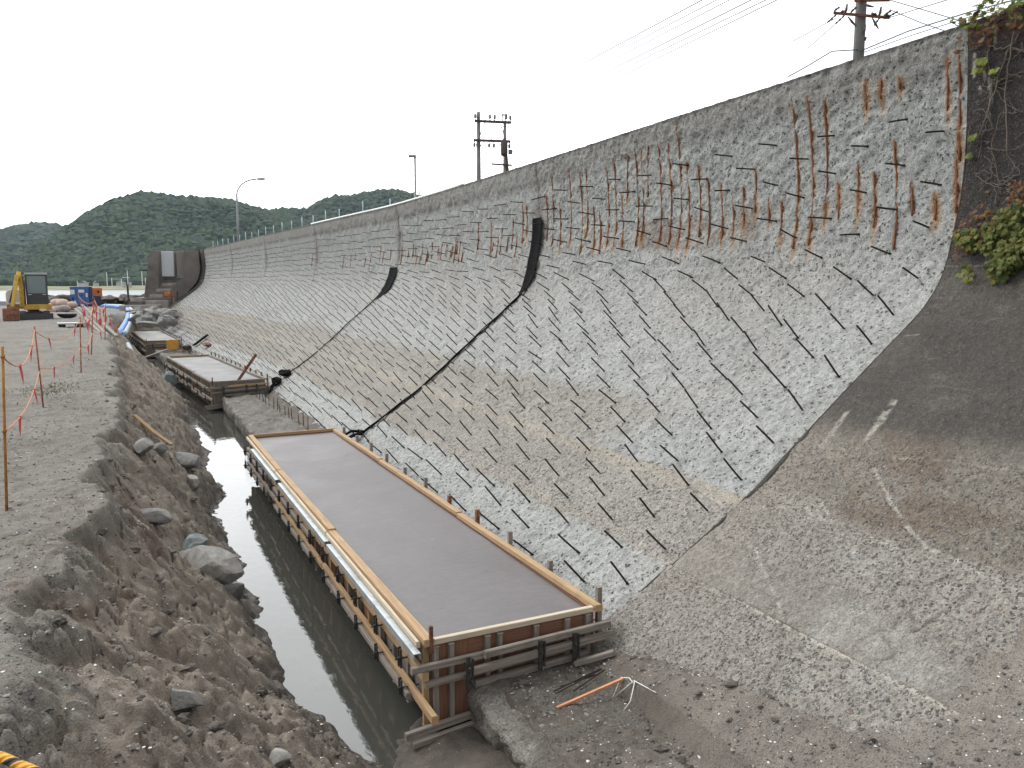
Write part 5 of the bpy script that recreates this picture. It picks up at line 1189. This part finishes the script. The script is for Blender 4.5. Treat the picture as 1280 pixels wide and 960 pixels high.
mb = MB(); mb.box(px(22), px(27), -.85, -.75, .92, 1.02); mb.box(px(50), px(58), -.84, -.76, .50, .6); mb.build('work_lamp', 'white_paint', E)
mb = MB(); mb.tube([(bx+.1, -.6, 1.0), (bx+.22, -1.0, 1.6), (bx+.1, -1.5, pz(340)), (bx-.05, -1.7, pz(350))], .02, 6); mb.build('hose', 'black_plastic', E, smooth=True)

# ------------------------------------------------------------------ generators, bags, boards and hoses on the bench
def boxset(name, u0, u1, v0, v1, lab, cat): 
    p_ = gp((u0+u1)/2, v1, CZ-2.1); k_, kv_ = kk(p_); p_.z = gz(p_.x, p_.y); return empty(name, p_, face(p_), label=lab, cat=cat), k_, (u1-u0)*k_, (v1-v0)*kv_
G, k_, w_, h_ = boxset('generator', 89, 116, 360, 384, 'blue box generator with white panels, standing behind the fence', 'generator')
mb = MB(); mb.box(-w_/2, w_/2-.25, -.45, .45, .12, h_); body = mb.build('housing', 'blue_paint', G, bevel=.03)
mb = MB(); mb.box(w_/2-.245, w_/2+.05, -.43, .5, .12, h_-.01); mb.build('end_housing', 'dark_blue_paint', G, bevel=.03)
mb = MB(); mb.box(-w_/2, w_/2, -.4, .4, 0, .115); mb.build('skid', 'black_plastic', G)
for (a, b, c, d, mt) in ((-.85,-.5,1.05,1.45,'white_paint'),(-.2,.25,1.2,1.45,'white_paint'),(-.75,-.55,.55,.8,'black_plastic'),(.35,.5,.8,1.15,'white_paint'),(-.55,-.42,.3,.5,'white_paint'),(0,.12,.9,1.05,'black_plastic')):
    mb = MB(); mb.box(a, b, -.462, -.452, c, d); mb.build('panel', mt, G)
for xx in (-.38, .32): mb = MB(); mb.box(xx-.012, xx+.012, -.458, -.451, .16, h_-.05); mb.build('door_seam', 'dark_blue_paint', G)
mb = MB(); mb.bar((.3, .1, h_+.02), (.75, .1, h_+.42), .25, .05); mb.build('exhaust_flap', 'pale_board', G)
G2, k_, w_, h_ = boxset('compressor', 117, 128, 361, 383, 'small orange engine box standing on a dark blue tank', 'compressor')
mb = MB(); mb.box(-w_/2-.05, w_/2+.05, -.35, .35, h_*.55, h_); mb.build('engine_box', 'orange_paint', G2, bevel=.04); mb = MB(); mb.tube([(.1, -.36, h_*.78), (.1, -.38, h_*.78)], .12, 10); mb.build('vent', 'black_plastic', G2)
mb = MB(); mb.box(-w_/2, w_/2-.1, -.35, .35, .05, h_*.54); mb.build('tank', 'dark_blue_paint', G2, bevel=.04); mb = MB(); mb.tube([(-w_/2, -.3, .1), (w_/2, -.3, .05)], .06, 8); mb.build('foot', 'black_plastic', G2)
rs = random.Random(9)
for k, (u, v, r) in enumerate([(66,384,.5),(72,378,.5),(78,379,.5),(86,384,.5),(90,381,.42),(80,386,.5),(72,387,.48),(63,388,.42)]):
    p_ = dp(u, v, 70+rs.uniform(-1, 1)-(k > 4)*2); mb = MB(); mb.lump((0, 0, 0), (r, r*.9, r*.62), 2, .22, 1.6, 40+k); o = mb.build('bulk_bag', 'bulk_bag' if k not in (5, 6) else 'grey_bag', smooth=True, label=['leftmost pink sack of the pile behind the excavator', 'highest pink sack of the pile', 'pink sack right of the highest one', 'pink sack next to the blue generator, lower one', 'rightmost pink sack touching the generator', 'grey sack at the front of the pile', 'grey sack in the middle front of the pile', 'small pink sack at the front left foot of the pile'][k], cat='sack', group='sacks behind the excavator')
    o.location = p_
p_ = onground(84, 397, -2.1); mb = MB(); mb.lump((0, 0, .12), (.55, .3, .17), 2, .3, 2, 55); mb.tube([(.55*math.cos(a), .3*math.sin(a), .2) for a in np.linspace(0, 6.2, 16)], .06, 6); o = mb.build('tarpaulin_roll', 'black_plastic', smooth=True, label='crumpled black tarpaulin lying on the gravel beside the excavator', cat='tarpaulin'); o.location = p_; o.rotation_euler = (0, 0, FZ)
p_ = onground(91, 409, -2.1); B_ = empty('board', p_, FZ+.5, label='pale flat board propped low on dark blocks on the bench', cat='board'); mb = MB(); mb.box(-.65, .5, -.42, .42, .16, .22); mb.build('sheet', 'pale_board', B_, bevel=.01); mb = MB(); mb.box(.1, .45, -.44, .3, 0, .155); mb.box(-.6, -.3, -.2, .4, 0, .155); mb.build('block', 'black_plastic', B_)
for k, (a, b) in enumerate((((98,384),(140,424)),((102,381),(146,420)),((94,386),(128,418)),((112,392),(138,424)))):
    A_ = dp(*a, 52-k); Bq = dp(*b, 37+k); mb = MB(); mb.bar(A_, Bq, .14, .06); mb.build('long_board', 'weathered_timber', label=['longest grey board of the stack lying beside the fence', 'topmost grey board of the stack beside the fence', 'leftmost grey board of the stack beside the fence', 'shortest grey board of the stack, at its near end'][k], cat='board', group='boards stacked beside the fence')
for k, (u, v) in enumerate(((105,392),(117,388),(125,402),(132,398),(109,408),(121,412),(138,407),(145,412))):
    p_ = dp(u, v, 44+rs.uniform(-4, 4)); mb = MB(); mb.lump((0, 0, 0), (.07, .05, .16), 2, .6, 2.5, 60+k); mb.tube([(0, 0, .05), (.02, 0, .25), (-.02, 0, .4)], .018, 5); o = mb.build('marker_rag', 'orange_rope' if k % 2 else 'pink_ribbon', label='bright orange or pink rag knotted on the fence beside the board stack', cat='rag', group='rags on the far end of the fence'); o.location = p_
# lay-flat hoses: along the bench then down into the ditch
def hose(pts, r, mat, lab): mb = MB(); mb.tube(pts, r, 8); mb.build('hose', mat, smooth=True, label=lab, cat='hose', group='pump hoses by the ditch')
hose([dp(128, 383, 78), dp(145, 384, 76), dp(158, 385, 72), dp(161, 388, 66), dp(160, 398, 58), dp(156, 406, 52), dp(151, 414, 47), dp(153, 420, 45)], .17, 'blue_hose', 'bright blue flat hose dropping from the bench into the ditch')
hose([dp(130, 382, 79), dp(150, 382.5, 77), dp(161, 384.5, 72), dp(164.5, 388, 66), dp(164, 398, 58), dp(160, 408, 52), dp(156, 416, 47), dp(152, 418, 45)], .15, 'pale_hose', 'pale grey blue hose dropping beside the bright blue one')
hose([dp(156, 428, 42), dp(160, 432, 41), dp(163, 438, 40), dp(164, 444, 39.5)], .13, 'pale_hose', 'short pale hose end in the ditch beside the farthest form')
# thin site sign on a dark post
p_ = gp(161, 384, CZ-2.1); k_ = kk(p_)[1]; Sg = empty('site_sign', p_, face(p_), label='thin dark post with two small pale plates in front of the bay', cat='sign')
mb = MB(); mb.tube([(0, 0, -.1), (0, 0, 28*k_)], .085, 8); mb.build('post', 'dark_frame', Sg); mb = MB(); mb.box(-.34, -.12, -.03, .03, 24*k_, 31*k_); mb.build('plate', 'pale_board', Sg); mb = MB(); mb.box(.12, .34, -.03, .03, 24*k_, 31*k_); mb.build('plate', 'pale_board', Sg)
# rocks around the stair foot and along the shore
rs = random.Random(4)
for k in range(26):
    u, v = rs.uniform(166, 214), rs.uniform(389, 409); d = 66-(v-388)*.85
    p_ = dp(u, v, d); rock('boulder', p_, (rs.uniform(.4, 1.0), rs.uniform(.3, .6), rs.uniform(.2, .42)), 'stone' if k % 3 else 'pale_stone', 'grey boulder in the heap between the dark stair and the farthest form', 100+k, rot=rs.uniform(0, 3), grp='boulders below the stair')
for k in range(60):
    u = rs.uniform(60, 186); d = 84+rs.uniform(0, 5); p_ = dp(u, 378+rs.uniform(-3.5, 2), d); rock('boulder', p_, (rs.uniform(.5, 1.2), rs.uniform(.4, .8), rs.uniform(.28, .5)), 'dark_clod', 'dark rock in the low bank along the edge of the bay', 200+k, rot=rs.uniform(0, 3), grp='rocks along the shore')
# yellow crate and clutter at the corner of the far form
p_ = dp(216, 436, 44.5); Cq = empty('crate', p_, FZ, label='yellow orange crate on the corner of the farthest form', cat='crate')
mb = MB(); ww, hh = .21, .46; mb.box(-ww, ww, -.25, -.22, 0, hh); mb.box(-ww, ww, .22, .25, 0, hh); mb.box(-ww, -ww+.03, -.218, .218, 0, hh); mb.box(ww-.03, ww, -.218, .218, 0, hh); mb.build('crate_side', 'yellow_crate', Cq); mb = MB(); mb.box(-ww+.03, ww-.03, -.218, .218, 0, .03); mb.build('crate_floor', 'yellow_crate', Cq)
mb = MB(); mb.box(-ww-.02, ww+.02, -.27, -.252, hh*.62, hh*.70); mb.build('crate_rib', 'yellow_crate', Cq)
for k, (u0, v0, u1, v1, mt, lb) in enumerate(((205,441,232,434,'weathered_timber','grey plank under the yellow crate'),(212,443,240,437,'fresh_timber','yellowish plank beside the yellow crate'),(222,436,248,441,'weathered_timber','grey plank right of the yellow crate, pointing to the wall'),(178,448,210,437,'weathered_timber','long grey plank bridging the ditch below the yellow crate'),(230,432,245,440,'rusty_metal','rusty brown plank right of the yellow crate'))):
    mb = MB(); mb.bar(dp(u0, v0, 43.6), dp(u1, v1, 43.2+.3*k), .16, .07); mb.build('plank', mt, label=lb, cat='plank')
p_ = wv(1.2, 41.5, .12); mb = MB(); mb.lump((0, 0, 0), (.22, .34, .10), 2, .6, 2, 77); o = mb.build('rubble_heap', 'rusty_metal', label='small heap of brown rubble on the foot of the far wall', cat='rubble'); o.location = p_
mb = MB(); p_ = dp(234, 434, 43); mb.lump((0, 0, 0), (.22, .2, .16), 2, .3, 2, 78); o = mb.build('bucket', 'black_plastic', label='small black bucket lying right of the yellow crate', cat='bucket'); o.location = p_

# ------------------------------------------------------------------ far shore, hills and forest
FW = lambda ang, d: Vector((math.sin(ang)*d, math.cos(ang)*d, 0))
def far_hill(name, sil, dist, depth, mat='hill_ground', base=-2):
    """sil: list of (u, v) of the skyline at distance dist; surface falls to both sides"""
    us = np.linspace(sil[0][0], sil[-1][0], 260); vs_ = np.interp(us, [p[0] for p in sil], [p[1] for p in sil])
    f = np.linspace(-1, 1, 46); X = np.zeros((len(f), len(us))); Y = X.copy(); Z = X.copy()
    for j, (u, v) in enumerate(zip(us, vs_)):
        p_ = dp(u, v, dist); d = Vector((p_.x, p_.y, 0)).normalized(); hgt = p_.z
        for i, q in enumerate(f):
            P_ = Vector((p_.x, p_.y, 0))+d*q*depth; X[i, j], Y[i, j] = P_.x, P_.y
            Z[i, j] = base+(hgt-base)*(.5+.5*math.cos(q*math.pi))**(.85)
    nz_ = fbm(X*.006, Y*.006, 0, 4, 7+int(dist)); r2 = np.abs(fbm(X*.012, Y*.012, 0, 3, 8+int(dist)))
    env = np.sin(np.clip((f+1)/2, 0, 1)*math.pi)[:, None]*(1-np.exp(-(f/.28)**2))[:, None]
    Z = Z+env*(28*nz_-26*r2)*(dist/900)
    grid(name, X, Y, Z, mat, kind='structure'); return X, Y, Z
def forest(X, Y, Z, n, seed, rmin, rmax, name):
    rs = np.random.RandomState(seed); nr, nc = X.shape; V = []; F = []; vs, fs = ICO[1]; fs = np.array(fs); k = 0
    half = int(nr*.62)
    i = rs.rand(n)*(half-1); j = rs.rand(n)*(nc-1.001); i0 = i.astype(int); j0 = j.astype(int); fi = i-i0; fj = j-j0
    def bl(A): return (A[i0, j0]*(1-fi)*(1-fj)+A[i0+1, j0]*fi*(1-fj)+A[i0, j0+1]*(1-fi)*fj+A[i0+1, j0+1]*fi*fj)
    x, y, z = bl(X), bl(Y), bl(Z)
    r = rmin+(rmax-rmin)*rs.rand(n)**1.6
    base = vs[None]*(1+.20*rs.uniform(-1, 1, (n, len(vs), 1)))*np.stack([r*rs.uniform(.8, 1.2, n), r*rs.uniform(.8, 1.2, n), r*rs.uniform(.7, 1.15, n)], -1)[:, None]
    base += np.stack([x, y, z+r*.15], -1)[:, None]; keep = z > 1.0
    base = base[keep]; n = len(base); F = (fs[None]+np.arange(n)[:, None, None]*len(vs)).reshape(-1, 3)
    me = bpy.data.meshes.new(name); me.from_pydata(base.reshape(-1, 3).tolist(), [], F.tolist()); me.materials.append(MATS['hill_forest'])
    o = bpy.data.objects.new(name, me); COL.objects.link(o); return o
g1 = far_hill('hills', [(-330,352),(-200,318),(-60,296),(0,293),(20,288),(45,284),(62,284),(85,291),(110,300),(150,320),(200,345)], 1500, 420)
g2 = far_hill('hills', [(-30,358),(0,346),(30,325),(60,302),(85,289),(110,272),(140,256),(160,250),(180,246),(215,251),(260,253),(290,256),(310,262),(325,267),(360,272),(420,300),(480,340)], 950, 260)
g3 = far_hill('hills', [(260,300),(300,272),(325,268),(352,265),(385,265),(398,256),(420,250),(440,249),(460,245),(480,241),(500,242),(520,248),(560,256),(640,262),(760,280),(900,330)], 1050, 260)
for i_, (g, n, a, b, lb) in enumerate(((g1, 7000, 4.5, 9, 'dense dark forest covering the farthest, bluish hill at left'), (g2, 27000, 2.3, 5.8, 'dense green forest covering the big middle hill'), (g3, 15000, 2.5, 6, 'dense green forest on the ridge behind the wall'))):
    o = forest(*g, n, 50+i_, a, b, 'forest'); props(o, lb, 'forest', kind='stuff')
# grass bank along the far shore
us = np.linspace(-420, 420, 120); vs0 = []; X = []; Y = []; Z = []
for dd, z in ((500, -.4), (506, .6), (560, 1.4), (640, 2.2), (760, 3.4), (900, 5)):
    row = [dp(u, 354, dd) for u in us]; X.append([p.x for p in row]); Y.append([p.y for p in row]); Z.append([z+.3*math.sin(p.x*.05) for p in row])
grid('shore', np.array(X), np.array(Y), np.array(Z), 'dry_grass', flip=False, kind='structure')
# hedge line at the foot of the hill, small houses and poles
mb = MB(); rs = np.random.RandomState(3)
for k in range(420):
    p_ = dp(rs.uniform(-60, 260), 355, rs.uniform(640, 700)); r = rs.uniform(2.0, 4.5); mb.lump((p_.x, p_.y, 2.6+r*.4), (r*1.3, r, r*.9), 1, .4, 1.2, k)
mb.build('shore_trees', 'hill_forest', kind='stuff', label='low dark tree belt along the far shore at the foot of the hill', cat='trees')
for k, (u, h) in enumerate(((134,15),(140,9),(160,17),(152,8),(178,17),(182,9),(97,6))):
    p_ = dp(u, 355, 600); p_.z = 1.8; T_ = empty('utility_pole', p_, FZ, label='tiny pale pole on the far shore below the big hill', cat='utility pole', group='poles on the far shore'); mb = MB(); mb.tube([(0, 0, 0), (0, 0, h*.62)], .28, 6); mb.build('pole', 'white_paint', T_)
    if k in (2, 3): mb = MB(); mb.bar((-3.5, 0, h*.35), (1.5, 0, h*.35), .4, .4); mb.build('cross_arm', 'white_paint', T_)
for k, (u, w_) in enumerate(((104,5),(150,4),(120,3))):
    p_ = dp(u, 355, 610); p_.z = 1.6; Hs = empty('house', p_, FZ+.3*k, label=['small pale house on the far shore above the generator', 'small pale hut on the far shore beside the site sign', 'smallest pale hut on the far shore between the two others'][k], cat='house', group='houses on the far shore'); mb = MB(); mb.box(-w_/2, w_/2, -2, 2, 0, 2.4); mb.build('wall', 'house_wall', Hs); mb = MB(); mb.prism([(-w_/2-.3,2.4),(w_/2+.3,2.4),(0,3.9)], 'y', -2.3, 2.3); mb.build('roof', 'house_roof', Hs)

# ------------------------------------------------------------------ the air
m = bpy.data.materials.new('haze'); m.use_nodes = True; nt = m.node_tree; nt.nodes.clear(); o_ = N(nt, 'ShaderNodeOutputMaterial'); v_ = N(nt, 'ShaderNodeVolumePrincipled')
v_.inputs['Color'].default_value = (.72, .84, 1.0, 1); v_.inputs['Density'].default_value = .00011; v_.inputs['Anisotropy'].default_value = .1; nt.links.new(v_.outputs[0], o_.inputs['Volume']); MATS['haze'] = m
HAZE = True
if HAZE:
    mb = MB(); mb.add([(x, y, z) for z in (-4, 240) for x, y in ((-6100,-6100),(6100,-6100),(6100,6100),(-6100,6100))], [(3,2,1,0),(4,5,6,7),(0,1,5,4),(1,2,6,5),(2,3,7,6),(3,0,4,7)])
    mb.build('haze', 'haze', kind='stuff', label='thin pale haze lying over the bay and the hills', cat='haze')
